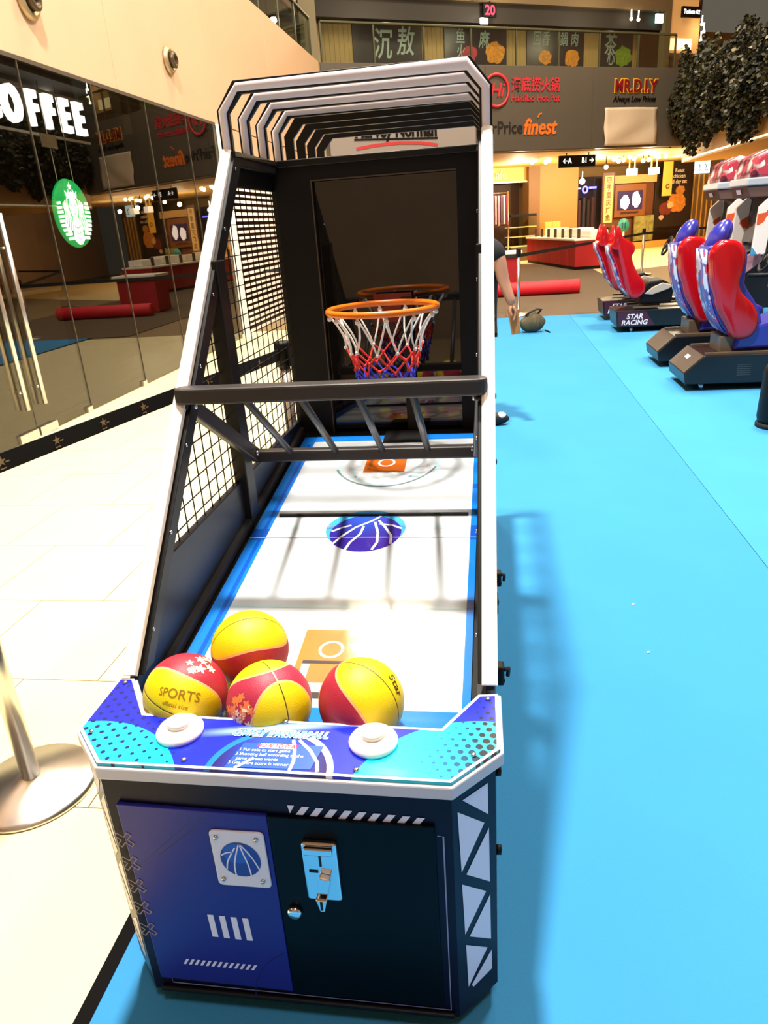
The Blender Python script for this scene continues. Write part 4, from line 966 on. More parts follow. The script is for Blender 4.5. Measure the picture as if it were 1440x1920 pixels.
for x, y in ((-0.248, 0.112), (0.224, 0.103)):
    b_ = obj('push_button', G().lathe([(0, 0.82), (0.056, 0.82), (0.057, 0.828), (0.05, 0.837), (0.034, 0.842), (0.03, 0.843), (0, 0.843)], (x, y, 0), 40), WHITEPL, BM)
    obj('button_cap', G().lathe([(0, 0.843), (0.0275, 0.843), (0.0275, 0.853), (0.024, 0.857), (0, 0.858)], (x, y, 0), 32), mat('button_cap_white', C(250, 238, 226), 0.3), b_)

# ---------------- playfield
PFS = 0.131; PF0 = 0.739 - PFS * 0.555
def pfz(y): return PF0 + PFS * y
PM = FR((0, 0, PF0), (1, 0, 0), (0, 1, PFS)); PK = math.sqrt(1 + PFS * PFS)
WHITEF = mat('playfield_white', C(212, 220, 226), 0.16, coat=0.7)
obj('trough_floor', G().prism([(0.1, 0.60), (0.2, pfz(0.2) - 0.012), (2.28, pfz(2.28) - 0.012), (2.28, 0.6)], 'x', -0.474, 0.474), BLACK2, BM)
pf = obj('playfield', G().prism([(0.16, pfz(0.16) - 0.01), (2.19, pfz(2.19) - 0.01), (2.19, pfz(2.19)), (0.16, pfz(0.16))], 'x', -0.435, 0.435), WHITEF, BM)
def pprint(name, polys, m, h):
    g = G(PM)
    for P_ in polys: g.flat([(x, y * PK) for x, y in P_], h)
    return obj(name, g, m, pf)
PBLUE = mat('playfield_blue', C(22, 122, 222), 0.18, coat=0.7)
pprint('blue_border', [rect(-0.435, -0.372, 0.2, 2.19), rect(0.412, 0.435, 0.2, 2.19), rect(-0.435, -0.03, 2.13, 2.19), rect(0.17, 0.435, 2.13, 2.19), rect(-0.435, 0.435, 0.16, 0.36)], PBLUE, 0.0006)
PDKB = mat('playfield_deep_blue', C(16, 84, 190), 0.18, coat=0.7)
pprint('blue_border_marks', [rect(0.412, 0.435, 1.22, 1.32), rect(0.412, 0.435, 1.62, 1.66), rect(0.412, 0.435, 0.8, 0.85), rect(-0.435, -0.372, 1.22, 1.3), rect(-0.40, -0.385, 0.4, 2.1)], PDKB, 0.0009)
KEY = mat('key_orange', C(196, 126, 56), 0.2, noise=0.12, nscale=14, coat=0.7)
KEYD = mat('key_orange_deep', C(196, 98, 30), 0.2, noise=0.15, nscale=14, coat=0.7)
INK = mat('print_ink', C(52, 40, 44), 0.3, coat=0.5)
PALE = mat('print_pale_blue', C(196, 226, 234), 0.2, coat=0.7)
GREYI = mat('print_grey', C(120, 140, 144), 0.2, coat=0.7)
pprint('key_print', [rect(-0.081, 0.108, 0.455, 0.69)], KEY, 0.0006)
def ringq(cx, cy, r0, r1, n=32, ry=1.0):
    a = circle(cx, cy, r1, n, ry=r1 * ry); b = circle(cx, cy, r0, n, ry=r0 * ry)
    return [[a[i], a[(i + 1) % n], b[(i + 1) % n], b[i]] for i in range(n)]
pprint('ring_print', ringq(0.014, 0.598, 0.03, 0.039), PRINTW, 0.0012)
for P_ in (rect(-0.062, 0.09, 0.535, 0.548), [(-0.05, 0.395), (0.06, 0.395), (0.06, 0.418), (-0.02, 0.418), (-0.02, 0.45), (-0.05, 0.45)]): pprint('bar_print', [P_], INK, 0.0012)
pprint('lane_print', [rect(-0.062, -0.038, 0.44, 0.533), rect(0.066, 0.09, 0.44, 0.533), rect(-0.04, 0.07, 0.425, 0.455)], PRINTW, 0.0010)
pprint('far_key_print', [rect(-0.078, 0.108, 1.785, 2.06)], KEYD, 0.0006)
pprint('far_ring_print', ringq(0.018, 1.88, 0.03, 0.04), PRINTW, 0.0012)
arc = [(0.02 + 0.24 * math.cos(math.radians(q)), 1.93 - 0.28 * math.sin(math.radians(q))) for q in range(20, 161, 8)]
pprint('far_arc_print', strip(arc, 0.010), GREYI, 0.0008)
arc2 = [(0.02 + 0.15 * math.cos(math.radians(q)), 1.86 - 0.2 * math.sin(math.radians(q))) for q in range(10, 171, 10)]
pprint('far_arc_print', strip(arc2, 0.014), PALE, 0.0007)
for P_ in (rect(-0.36, -0.1, 1.735, 1.75), rect(0.12, 0.4, 1.735, 1.75), rect(-0.37, 0.41, 1.30, 1.325), rect(-0.37, 0.41, 0.80, 0.815), rect(-0.2, -0.18, 1.78, 1.9), rect(0.24, 0.26, 1.78, 1.9)): pprint('pale_mark', [P_], PALE, 0.0007)
pprint('centre_ball_glow', [circle(0.01, 1.30, 0.155, 40, ry=0.14)], mat('glow_blue', C(70, 170, 235), 0.2, coat=0.7), 0.0007)
def ballprint(nt, u, v, z, vec):
    return mixc(nt, ((v - 1.22) * 5.0).clamp() * ((u - 0.0).abs() * -7.0 + 1.0).clamp(), C(52, 34, 140), C(40, 100, 220))
BPM = printed('centre_ball_print', ballprint, 0.2, coat=0.7)
g = G(PM); g.flat([(x, y * PK) for x, y in circle(0.014, 1.27, 0.138, 44, ry=0.132)], 0.0010)
obj('centre_ball', g, BPM, pf, uv=lambda c: (c.x, c.y))
bl = []
for pts in ([(-0.1, 1.19), (-0.07, 1.25), (-0.03, 1.31), (0.03, 1.36), (0.06, 1.398)], [(-0.045, 1.15), (-0.035, 1.2), (-0.005, 1.26), (0.0, 1.32)], [(0.055, 1.15), (0.068, 1.2), (0.062, 1.27), (0.04, 1.35)], [(0.12, 1.19), (0.115, 1.25), (0.085, 1.31), (0.055, 1.36)], [(0.15, 1.30), (0.11, 1.325), (0.06, 1.335)], [(-0.12, 1.28), (-0.08, 1.31), (-0.05, 1.325)]):
    bl += strip(pts, 0.010)
pprint('centre_ball_lines', bl, PRINTW, 0.0014)
obj('playfield_joint', G(PM).box(-0.435, 0.435, 1.235 * PK - 0.002, 1.235 * PK + 0.002, 0.0003, 0.0016), mat('joint_grey', C(130, 170, 200), 0.4), pf)
obj('sensor_bar', G(PM).box(-0.36, 0.402, 1.40 * PK - 0.005, 1.40 * PK + 0.005, 0.0, 0.012), BLACK2, pf, bev=0.003)
obj('ball_stop', G(PM).box(-0.03, 0.17, 2.10 * PK, 2.24 * PK, 0.0, 0.004), BLACK2, pf)

# ---------------- side walls, frames, mesh
SB = (0.33, 0.811); ST = (1.713, 2.21)
def slope_y(z): return SB[0] + (z - SB[1]) / (ST[1] - SB[1]) * (ST[0] - SB[0])
for sgn in (-1, 1):
    xo = 0.5 * sgn; xi = 0.474 * sgn
    def X2(a): return (min(a), max(a))
    x0, x1 = X2((xo, xi))
    sp = obj('side_panel', G().prism([(0.30, 0.62), (2.34, 0.62), (2.34, 1.02), (slope_y(1.03) + 0.02, 1.03), (0.345, 0.80), (0.30, 0.79)], 'x', x0, x1), NAVY, BM, bev=0.003)
    # sloped post: outer light strip and inner black bar
    fr = obj('side_frame', G().prism([(SB[0] + 0.02, SB[1]), (SB[0] + 0.085, SB[1]), (ST[0] + 0.05, ST[1] - 0.05), (2.36, ST[1] - 0.05), (2.36, ST[1]), (ST[0] + 0.004, ST[1])], 'x', *X2((xo, 0.455 * sgn))), BLACK, BM, bev=0.003)
    obj('mid_post', G().box(*X2((xo, 0.448 * sgn)), 1.33, 1.42, 0.78, slope_y(0) * 0 + 1.84), BLACK, fr, bev=0.004)
    obj('rear_post', G().box(*X2((xo, 0.448 * sgn)), 2.30, 2.36, 0.8, 2.2), BLACK, fr, bev=0.004)
    obj('top_corner_plate', G().prism([(1.69, 2.09), (2.34, 2.09), (2.34, 2.17), (1.75, 2.17)], 'x', *X2((xo, 0.486 * sgn))), BLACK, fr)
    dv = Vector((0, ST[0] - SB[0], ST[1] - SB[1])).normalized(); nv = Vector((0, -dv.z, dv.y))
    a = Vector((0, SB[0], SB[1] + 0.012)); b = Vector((0, ST[0], ST[1]))
    g = G(); xa, xb = X2((0.507 * sgn, 0.467 * sgn))
    pr = []
    prof = [(xa, 0.012), (xa, 0.030), (xa + 0.008, 0.036), (xb - 0.008, 0.036), (xb, 0.030), (xb, 0.012)]
    vs = [Vector((x, 0, 0)) + e + nv * (h - 0.02) for e in (a, b) for x, h in prof]; n = len(prof)
    g.raw(vs, [tuple(range(n)), tuple(range(n, 2 * n))] + [(i, (i + 1) % n, n + (i + 1) % n, n + i) for i in range(n)])
    obj('light_strip', g, WHITEPL, fr)
    g = G(); 
    for k in range(7):
        p = a.lerp(b, 0.06 + 0.15 * k); xx = 0.452 * sgn
        g.lathe([(0, 0), (0.006, 0), (0.006, 0.004), (0, 0.004)], (xx - 0.002, p.y + 0.03, p.z - 0.005), 8, 'x')
    o = obj('frame_bolts', g, SCREW, fr); o['kind'] = 'stuff'
    # wire mesh
    g = G(); xm = 0.49 * sgn
    y = 0.62
    while y < 2.3:
        top = SB[1] + (y - SB[0]) / (ST[0] - SB[0]) * (ST[1] - SB[1]) - 0.04
        top = min(top, 2.16)
        if top > 1.05: g.tube([(xm, y, 1.0), (xm, y, top)], 0.0024, 4)
        y += 0.074
    z = 1.06
    while z < 2.16:
        g.tube([(xm, min(slope_y(z) + 0.03, 1.72), z), (xm, 2.33, z)], 0.0024, 4); z += 0.056
    o = obj('wire_mesh', g, BLACK2, BM); o['kind'] = 'stuff'
    obj('gutter', G().prism([(0.25, pfz(0.25) - 0.002), (2.25, pfz(2.25) - 0.002), (2.25, pfz(2.25) + 0.03), (0.25, pfz(0.25) + 0.03)], 'x', *X2((0.474 * sgn, 0.452 * sgn))), mat('gutter_brown_black', C(30, 25, 22), 0.6), BM)
# catches and knobs on the outer right side
for y, z in ((0.52, 0.57), (1.35, 0.44)):
    c = obj('side_catch', G().box(0.5, 0.526, y - 0.02, y + 0.02, z + 0.13, z + 0.19), BLACK2, BM, bev=0.006)
    obj('catch_lever', G().tube([(0.526, y - 0.015, z + 0.183), (0.538, y + 0.01, z + 0.17), (0.536, y + 0.02, z + 0.14)], 0.006, 8), RUBBER, c)
    obj('catch_screw', G().lathe([(0, 0), (0.006, 0), (0.006, 0.003), (0, 0.003)], (0.526, y - 0.012, z + 0.145), 10, 'x'), SCREW, c)
for y, z in ((0.12, 0.74), (0.12, 0.5), (0.8, 0.8), (1.9, 1.2), (2.0, 1.7), (1.6, 1.0), (2.1, 1.5)):
    obj('side_bolt', G().lathe([(0, 0), (0.012, 0), (0.012, 0.012), (0, 0.014)], (0.5, y, z), 10, 'x'), BLACK2, BM)
obj('side_handle', G().box(0.5, 0.512, 0.86, 0.98, 0.72, 0.74), BLACK2, BM, bev=0.004)

# ---------------- arches of the canopy
def archpts(e): return [(-0.506 + e, 2.205), (-0.506 + e, 2.35 - e * 0.25), (-0.432 + e * 0.55, 2.443 - e), (0.432 - e * 0.55, 2.443 - e), (0.506 - e, 2.35 - e * 0.25), (0.506 - e, 2.205)]
def arch_ring(e0, e1): return archpts(e0) + archpts(e1)[::-1]
for k in range(8):
    y = 1.715 + 0.235 * k
    g = G(); g.prism(arch_ring(0.0, 0.045), 'y', y, y + 0.022)
    ar = obj('canopy_arch', g, BLACK, BM, bev=0.002)
    if k < 4:
        A_ = [(p[0], y, p[1]) for p in archpts(0.0225)]; A_[0] = (A_[0][0], y, 2.215); A_[-1] = (A_[-1][0], y, 2.215)
        g = G(); rings = []
        for i in range(6):                                  # half-round diffuser following the arch
            p = Vector(A_[i]); d = (Vector(A_[min(i + 1, 5)]) - Vector(A_[max(i - 1, 0)])).normalized(); sd = d.cross(Vector((0, 1, 0))).normalized()
            wd = 0.0145 / max(0.5, abs(sd.dot((Vector(A_[min(i + 1, 5)]) - p).cross(Vector((0, 1, 0))).normalized())) if i < 5 else 1)
            rings += [p + sd * (wd * math.cos(q)) + Vector((0, -0.013 * math.sin(q) - 0.0005, 0)) for q in (math.pi * m_ / 6 for m_ in range(7))]
        g.sm = True; g.raw(rings, [(7 * i + m_, 7 * i + m_ + 1, 7 * i + m_ + 8, 7 * i + m_ + 7) for i in range(5) for m_ in range(6)])
        obj('arch_light', g, GREYLIGHT, ar)
for sgn in (-1, 1):
    obj('arch_rail', G().box(min(0.51 * sgn, 0.45 * sgn), max(0.51 * sgn, 0.45 * sgn), 1.70, 3.40, 2.192, 2.212), BLACK, BM, bev=0.002)
    obj('tail_post', G().box(min(0.5 * sgn, 0.45 * sgn), max(0.5 * sgn, 0.45 * sgn), 3.34, 3.40, 0.06, 2.192), BLACK, BM, bev=0.003)
    obj('tail_panel', G().box(min(0.5 * sgn, 0.48 * sgn), max(0.5 * sgn, 0.48 * sgn), 2.36, 3.34, 0.06, 1.02), NAVY, BM)

# ---------------- backboard and rear frame
bf = obj('backboard_frame', G().box(-0.476, -0.306, 2.29, 2.335, 0.80, 2.2).box(0.348, 0.476, 2.29, 2.335, 0.80, 2.2).box(-0.306, 0.348, 2.29, 2.335, 2.125, 2.2).box(-0.306, 0.348, 2.29, 2.335, 0.8, 0.935), BLACK2, BM)
obj('top_beam', G().box(-0.476, 0.476, 2.275, 2.30, 2.185, 2.215), BLACK, bf, bev=0.004)
obj('backboard_glass', G().box(-0.31, 0.352, 2.318, 2.330, 0.93, 2.13), mat('smoked_glass', C(14, 11, 10), 0.03, spec=1.0), bf)
obj('board_trim', G().box(-0.306, 0.348, 2.287, 2.292, 2.121, 2.127).box(-0.310, -0.304, 2.287, 2.292, 0.93, 2.127), mat('trim_dull', C(70, 58, 48), 0.4), bf)
obj('rim_post', G().box(0.075, 0.125, 2.265, 2.29, 0.85, 1.6), BLACK, bf, bev=0.004)
obj('rear_wall', G().box(-0.49, 0.49, 2.336, 2.36, 0.06, 2.2), BLACK2, BM)
obj('tail_box', G().box(-0.478, 0.478, 2.37, 3.32, 0.06, 0.96), BLACK2, BM, bev=0.01)

# hoop and net
RC = Vector((0.036, 1.93, 1.588)); RR = 0.232
rim = obj('hoop_rim', G().tube([(RC.x + RR * math.cos(q), RC.y + RR * math.sin(q), RC.z) for q in (2 * math.pi * i / 56 for i in range(56))], 0.0135, 12, True), ORANGE, BM)
obj('hoop_bracket', G().tube([(RC.x - 0.09, RC.y + RR - 0.02, RC.z), (RC.x - 0.05, 2.285, RC.z - 0.02)], 0.01, 8).tube([(RC.x + 0.09, RC.y + RR - 0.02, RC.z), (RC.x + 0.05, 2.285, RC.z - 0.02)], 0.01, 8).box(RC.x - 0.09, RC.x + 0.09, 2.272, 2.288, RC.z - 0.1, RC.z + 0.03), mat('bracket_dark_red', C(110, 26, 16), 0.4), rim)
lev = [(1.572, 0.228, 0), (1.420, 0.165, 1), (1.372, 0.142, 2), (1.335, 0.130, 3), (1.30, 0.122, 4), (1.265, 0.118, 5), (1.23, 0.118, 6)]
NL = 12
def npt(k, i):
    z, r, h = lev[k]; q = 2 * math.pi * (i + 0.5 * (h % 2)) / NL + 0.2
    jig = 0.012 * math.sin(3.7 * i + 1.3 * k) if 0 < k < 6 else 0
    return Vector((RC.x + (r + jig) * math.cos(q), RC.y + (r + jig) * math.sin(q), z + jig * 0.8))
for nm, m, ks, rr in (('white_net_cord', NETW, (0,), 0.0042), ('red_net_cord', NETR, (1, 2), 0.0042), ('blue_net_cord', NETB, (3, 4, 5), 0.0042)):
    g = G()
    for k in ks:
        for i in range(NL):
            o2 = -1 if k % 2 == 0 else 1
            for j in ((0, o2)):
                a, b = npt(k, i), npt(k + 1, (i + j) % NL); mid = a.lerp(b, 0.5) + Vector((0, 0, -0.008 if k == 0 else 0)); cc = Vector((RC.x, RC.y, mid.z)); mid = mid + (cc - mid) * (0.10 if k == 0 else 0)
                g.tube([a, a.lerp(mid, .5) + (mid - a.lerp(b, .5)) * 0.25, mid, mid.lerp(b, .5) + (mid - a.lerp(b, .5)) * 0.25, b], rr, 6)
            g.ball(tuple(npt(k + 1, i)), 0.0085, 8, 6)
    obj(nm, g, m, rim)
for i in range(NL):
    g = G(); p = npt(0, i); g.tube([p + Vector((0, 0, 0.022)), p, p + Vector((0, 0, -0.014))], 0.006, 6); g.ball(tuple(p - Vector((0, 0, 0.012))), 0.011, 8, 6); obj('net_hook', g, NETW, rim)

# ---------------- swinging ball guard
gt = [(-0.462, 0.945, 1.455), (-0.482, 0.94, 1.455), (0.474, 0.94, 1.455)]
ga = obj('ball_guard', G().prism(rrect(-0.497, 0.485, 0.905, 0.975, 0.03), 'z', 1.432, 1.482), GUARD, BM, bev=0.008)
obj('guard_lower_bar', G().prism(rrect(-0.455, 0.45, 1.425, 1.475, 0.02), 'z', 1.072, 1.118), GUARD, ga, bev=0.008)
for x0_, x1_ in ((-0.475, -0.44), (0.462, 0.436)):
    g = G(); v = []
    for (x, y, z) in ((x0_, 0.94, 1.44), (x1_, 1.45, 1.095)):
        d = Vector((x1_ - x0_, 0.51, -0.345)).normalized(); up = Vector((0, 0.345, 0.51)).normalized() * 0.028; sx = Vector((0.013, 0, 0))
        v += [Vector((x, y, z)) + a for a in (up + sx, up - sx, -up - sx, -up + sx)]
    g.raw(v, [(0, 1, 2, 3), (4, 5, 6, 7)] + [(i, (i + 1) % 4, 4 + (i + 1) % 4, 4 + i) for i in range(4)])
    obj('guard_arm', g, GUARD, ga, bev=0.004)
    for f in (0.08, 0.95):
        p = Vector((x0_, 0.94, 1.44)).lerp(Vector((x1_, 1.45, 1.095)), f); s_ = 1 if x0_ < 0 else -1
        obj('guard_bolt', G().lathe([(0, 0), (0.012, 0), (0.01, 0.008 * s_), (0, 0.010 * s_)], (p.x + 0.013 * s_, p.y, p.z), 12, 'x'), SCREW, ga)
for xt, xb in ((-0.281, -0.292), (-0.099, -0.110), (0.085, 0.074), (0.257, 0.250)):
    obj('guard_bar', G().tube([(xt, 0.955, 1.44), (xb, 1.45, 1.10)], 0.0125, 14), mat('guard_bar_grey', C(58, 58, 62), 0.35), ga)

# ---------------- basketballs
def ball_mat(name, Rm, red, yel):
    m = bpy.data.materials.new(name); m.use_nodes = True; nt = m.node_tree; b = nt.nodes['Principled BSDF']
    tc = nt.nodes.new('ShaderNodeTexCoord'); vn = nt.nodes.new('ShaderNodeVectorMath'); vn.operation = 'NORMALIZE'; nt.links.new(tc.outputs['UV'] if False else tc.outputs['Object'], vn.inputs[0])
    def dot(a):
        n = nt.nodes.new('ShaderNodeVectorMath'); n.operation = 'DOT_PRODUCT'; nt.links.new(vn.outputs[0], n.inputs[0]); n.inputs[1].default_value = a; return X(nt, n.outputs['Value'])
    a, bb, c = dot(Rm[0]), dot(Rm[1]), dot(Rm[2])
    f = a.abs() - (bb * bb * -0.46 + 0.62)
    n = nt.nodes.new('ShaderNodeTexNoise'); n.inputs['Scale'].default_value = 9; nt.links.new(tc.outputs['Object'], n.inputs['Vector'])
    shade = (X(nt, n.outputs[0]) - 0.5) * 0.5 + 0.5
    ry = mixc(nt, shade, tuple(q * 0.8 for q in red[:3]) + (1,), red); yy = mixc(nt, shade, tuple(q * 0.9 for q in yel[:3]) + (1,), yel)
    col = mixc(nt, f.gt(0.0), ry, yy)
    col = mixc(nt, c.abs().lt(0.013) * f.gt(0.03), col, C(60, 48, 10))
    col = mixc(nt, c.abs().lt(0.016) * f.lt(0.0), col, C(232, 200, 160))
    col = mixc(nt, (f).abs().lt(0.024), col, C(226, 178, 112))
    nt.links.new(col, b.inputs['Base Color']); b.inputs['Roughness'].default_value = 0.5
    n2 = nt.nodes.new('ShaderNodeTexVoronoi'); n2.inputs['Scale'].default_value = 420; nt.links.new(tc.outputs['Object'], n2.inputs['Vector'])
    g1 = (c.abs() - 0.02).clamp().min(0.02) * 20.0
    hh = (g1 + X(nt, n2.outputs['Distance']) * 0.25)
    bp = nt.nodes.new('ShaderNodeBump'); bp.inputs['Strength'].default_value = 0.35; bp.inputs['Distance'].default_value = 0.003
    nt.links.new(hh.v, bp.inputs['Height']); nt.links.new(bp.outputs[0], b.inputs['Normal'])
    return m
BR = 0.1085
def basketball(c, ax, bx, label, red=C(176, 32, 56), yel=C(236, 208, 0), words=(), blobs=()):
    c = Vector(c); A = Vector(ax).normalized(); B = Vector(bx); B = (B - A * B.dot(A)).normalized(); Cc = A.cross(B)
    t = thing('basketball', label, 'ball', (c.x, c.y, c.z - BR), 'red and yellow basketballs in the trough')
    g = G(); g.ball((0, 0, 0), BR, 48, 32)
    b_ = obj('ball_skin', g, ball_mat('ball_skin', [tuple(A), tuple(B), tuple(Cc)], red, yel), None, org=(0, 0, 0))
    ORG[b_.name] = Vector((0, 0, 0)); b_.parent = t; b_.location = Vector((0, 0, BR)) * U
    def wrap(g, k=1.006):
        for v in g.bm.verts: v.co = v.co.normalized() * BR * k
    for s, n_, u_, size, m in words:
        n_ = Vector(n_).normalized(); g = G(); g.text(s, FR(n_ * BR, u_, n_.cross(Vector(u_))), size, 0.01)
        wrap(g); obj('lettering', g, m, b_)
    for n_, r, m, seed in blobs:
        random.seed(seed); n_ = Vector(n_).normalized(); u_ = n_.orthogonal().normalized(); v_ = n_.cross(u_)
        g = G()
        for k in range(11):
            cx, cy = random.uniform(-r, r), random.uniform(-r * .7, r * .7); rad = random.uniform(0.25, 0.42) * r
            g.raw([n_ * BR + u_ * (cx + rad * (0.7 + 0.3 * math.cos(5 * q)) * math.cos(q)) + v_ * (cy + rad * (0.7 + 0.3 * math.cos(5 * q)) * math.sin(q)) for q in (2 * math.pi * i / 20 for i in range(20))], [tuple(range(20))])
        wrap(g, 1.004 + 0.001 * (seed % 3)); obj('flower_print', g, m, b_)
    return t
def bz(y): return pfz(y) + BR * PK
FLW = mat('flower_white', C(246, 226, 190), 0.5); FLO = mat('flower_orange', C(230, 120, 60), 0.5); TXB = mat('ball_ink', C(150, 110, 10), 0.5); TXK = mat('ball_ink_black', C(60, 44, 14), 0.5)
V1 = Vector(CAM)
def vdir(c): return (V1 - Vector(c)).normalized()
c1 = (-0.182, 0.455, bz(0.455)); c2 = (-0.300, 0.268, bz(0.268)); c3 = (-0.068, 0.250, bz(0.250)); c4 = (0.167, 0.268, bz(0.268))
def pic(c, a, r, u):
    """direction given towards the viewer, to the right and upwards, seen from in front of the machine"""
    v = vdir(c); rt = Vector((0, 0, 1)).cross(v).normalized(); up = v.cross(rt)
    return v * a + rt * r + up * u
basketball(c1, pic(c1, 0.66, 0.0, 0.75), pic(c1, 0, 1, 0.06), 'basketball at the back, yellow above and red below')
basketball(c2, pic(c2, 0.84, -0.46, -0.26), pic(c2, 0, 0.85, -0.52), 'basketball at the left end with yellow lettered half and red flowered half',
           words=(('SPORTS', pic(c2, 0.93, -0.18, 0.06), pic(c2, 0, 0.9, -0.42), 0.034, TXB), ('official size', pic(c2, 0.93, -0.3, -0.16), pic(c2, 0, 0.9, -0.42), 0.016, TXB)),
           blobs=((pic(c2, 0.6, 0.42, 0.66), 0.042, FLW, 4),))
basketball(c3, pic(c3, 0.5, 0.30, -0.82), pic(c3, 0.75, 0.18, 0.6), 'middle basketball, red with a yellow seamed panel and pale flowers', red=C(182, 40, 70),
           blobs=((pic(c3, 0.62, -0.72, -0.05), 0.046, FLO, 7), (pic(c3, 0.72, -0.60, -0.22), 0.034, FLW, 9)))
basketball(c4, pic(c4, 0.74, 0.62, 0.24), pic(c4, 0, 0.62, -0.78), 'basketball at the right end, red on its left and yellow on its right',
           words=(('Star', pic(c4, 0.52, 0.80, 0.26), pic(c4, 0, 0.35, -0.9), 0.036, TXK),))

# ================================================================== RACING MACHINES
GRAF = mat('graffiti_print', C(170, 170, 200), 0.35)
def graf(nt, u, v, z, vec):
    n = nt.nodes.new('ShaderNodeTexNoise'); n.inputs['Scale'].default_value = 7; n.inputs['Detail'].default_value = 4; nt.links.new(vec, n.inputs['Vector'])
    n2 = nt.nodes.new('ShaderNodeTexNoise'); n2.inputs['Scale'].default_value = 11; nt.links.new(vec, n2.inputs['Vector'])
    c = mixc(nt, X(nt, n.outputs[0]).gt(0.5), C(88, 92, 170), C(206, 214, 232))
    return mixc(nt, X(nt, n2.outputs[0]).gt(0.60), c, C(206, 60, 84))
GRAF = printed('graffiti', graf, 0.3, coord='Object')
def toon(nt, u, v, z, vec):
    n = nt.nodes.new('ShaderNodeTexVoronoi'); n.inputs['Scale'].default_value = 5; nt.links.new(vec, n.inputs['Vector'])
    n2 = nt.nodes.new('ShaderNodeTexNoise'); n2.inputs['Scale'].default_value = 8; nt.links.new(vec, n2.inputs['Vector'])
    c = mixc(nt, (X(nt, n.outputs['Distance']) * 2.6 - 0.5).clamp(), C(238, 216, 210), C(84, 22, 40))
    return mixc(nt, X(nt, n2.outputs[0]).gt(0.56), c, C(176, 60, 76))
TOON = printed('topper_print', toon, 0.3, coord='Object', emit=0.12)
def fin(nt, u, v, z, vec):
    n = nt.nodes.new('ShaderNodeTexVoronoi'); n.inputs['Scale'].default_value = 6; nt.links.new(vec, n.inputs['Vector'])
    s = nt.nodes.new('ShaderNodeSeparateColor'); nt.links.new(n.outputs['Color'], s.inputs[0])
    c = mixc(nt, X(nt, s.outputs[0]).gt(0.72), C(232, 226, 220), C(70, 150, 190))
    return mixc(nt, X(nt, s.outputs[1]).gt(0.74), c, C(210, 90, 50))
FIN = printed('fin_print', fin, 0.35, coord='Object')
REDG = mat('glossy_red_shell', C(176, 6, 20), 0.2, coat=0.35)
BLUEG = mat('glossy_blue_shell', C(46, 46, 150), 0.25, coat=0.3)
BASEB = mat('racer_base_black', C(16, 16, 18), 0.35)
BASETOP = mat('racer_base_top', C(98, 82, 66), 0.4)
RED_NEAR = [(2.754, 1.436), (2.816, 1.511), (2.891, 1.546), (3.01, 1.509), (3.075, 1.40), (3.06, 1.24), (3.032, 1.13), (3.075, 1.01), (3.205, 0.885), (3.275, 0.726), (3.246, 0.591), (3.151, 0.531), (3.026, 0.547), (2.963, 0.657), (2.872, 0.851), (2.839, 0.977), (2.784, 1.134), (2.758, 1.297)]
RED_FAR = [(2.446, 1.632), (2.483, 1.657), (2.551, 1.484), (2.712, 1.38), (2.734, 1.264), (2.695, 1.171), (2.798, 0.933), (2.915, 0.79), (2.925, 0.632), (2.803, 0.529), (2.669, 0.606), (2.534, 1.084), (2.473, 1.299), (2.394, 1.323), (2.407, 1.455)]
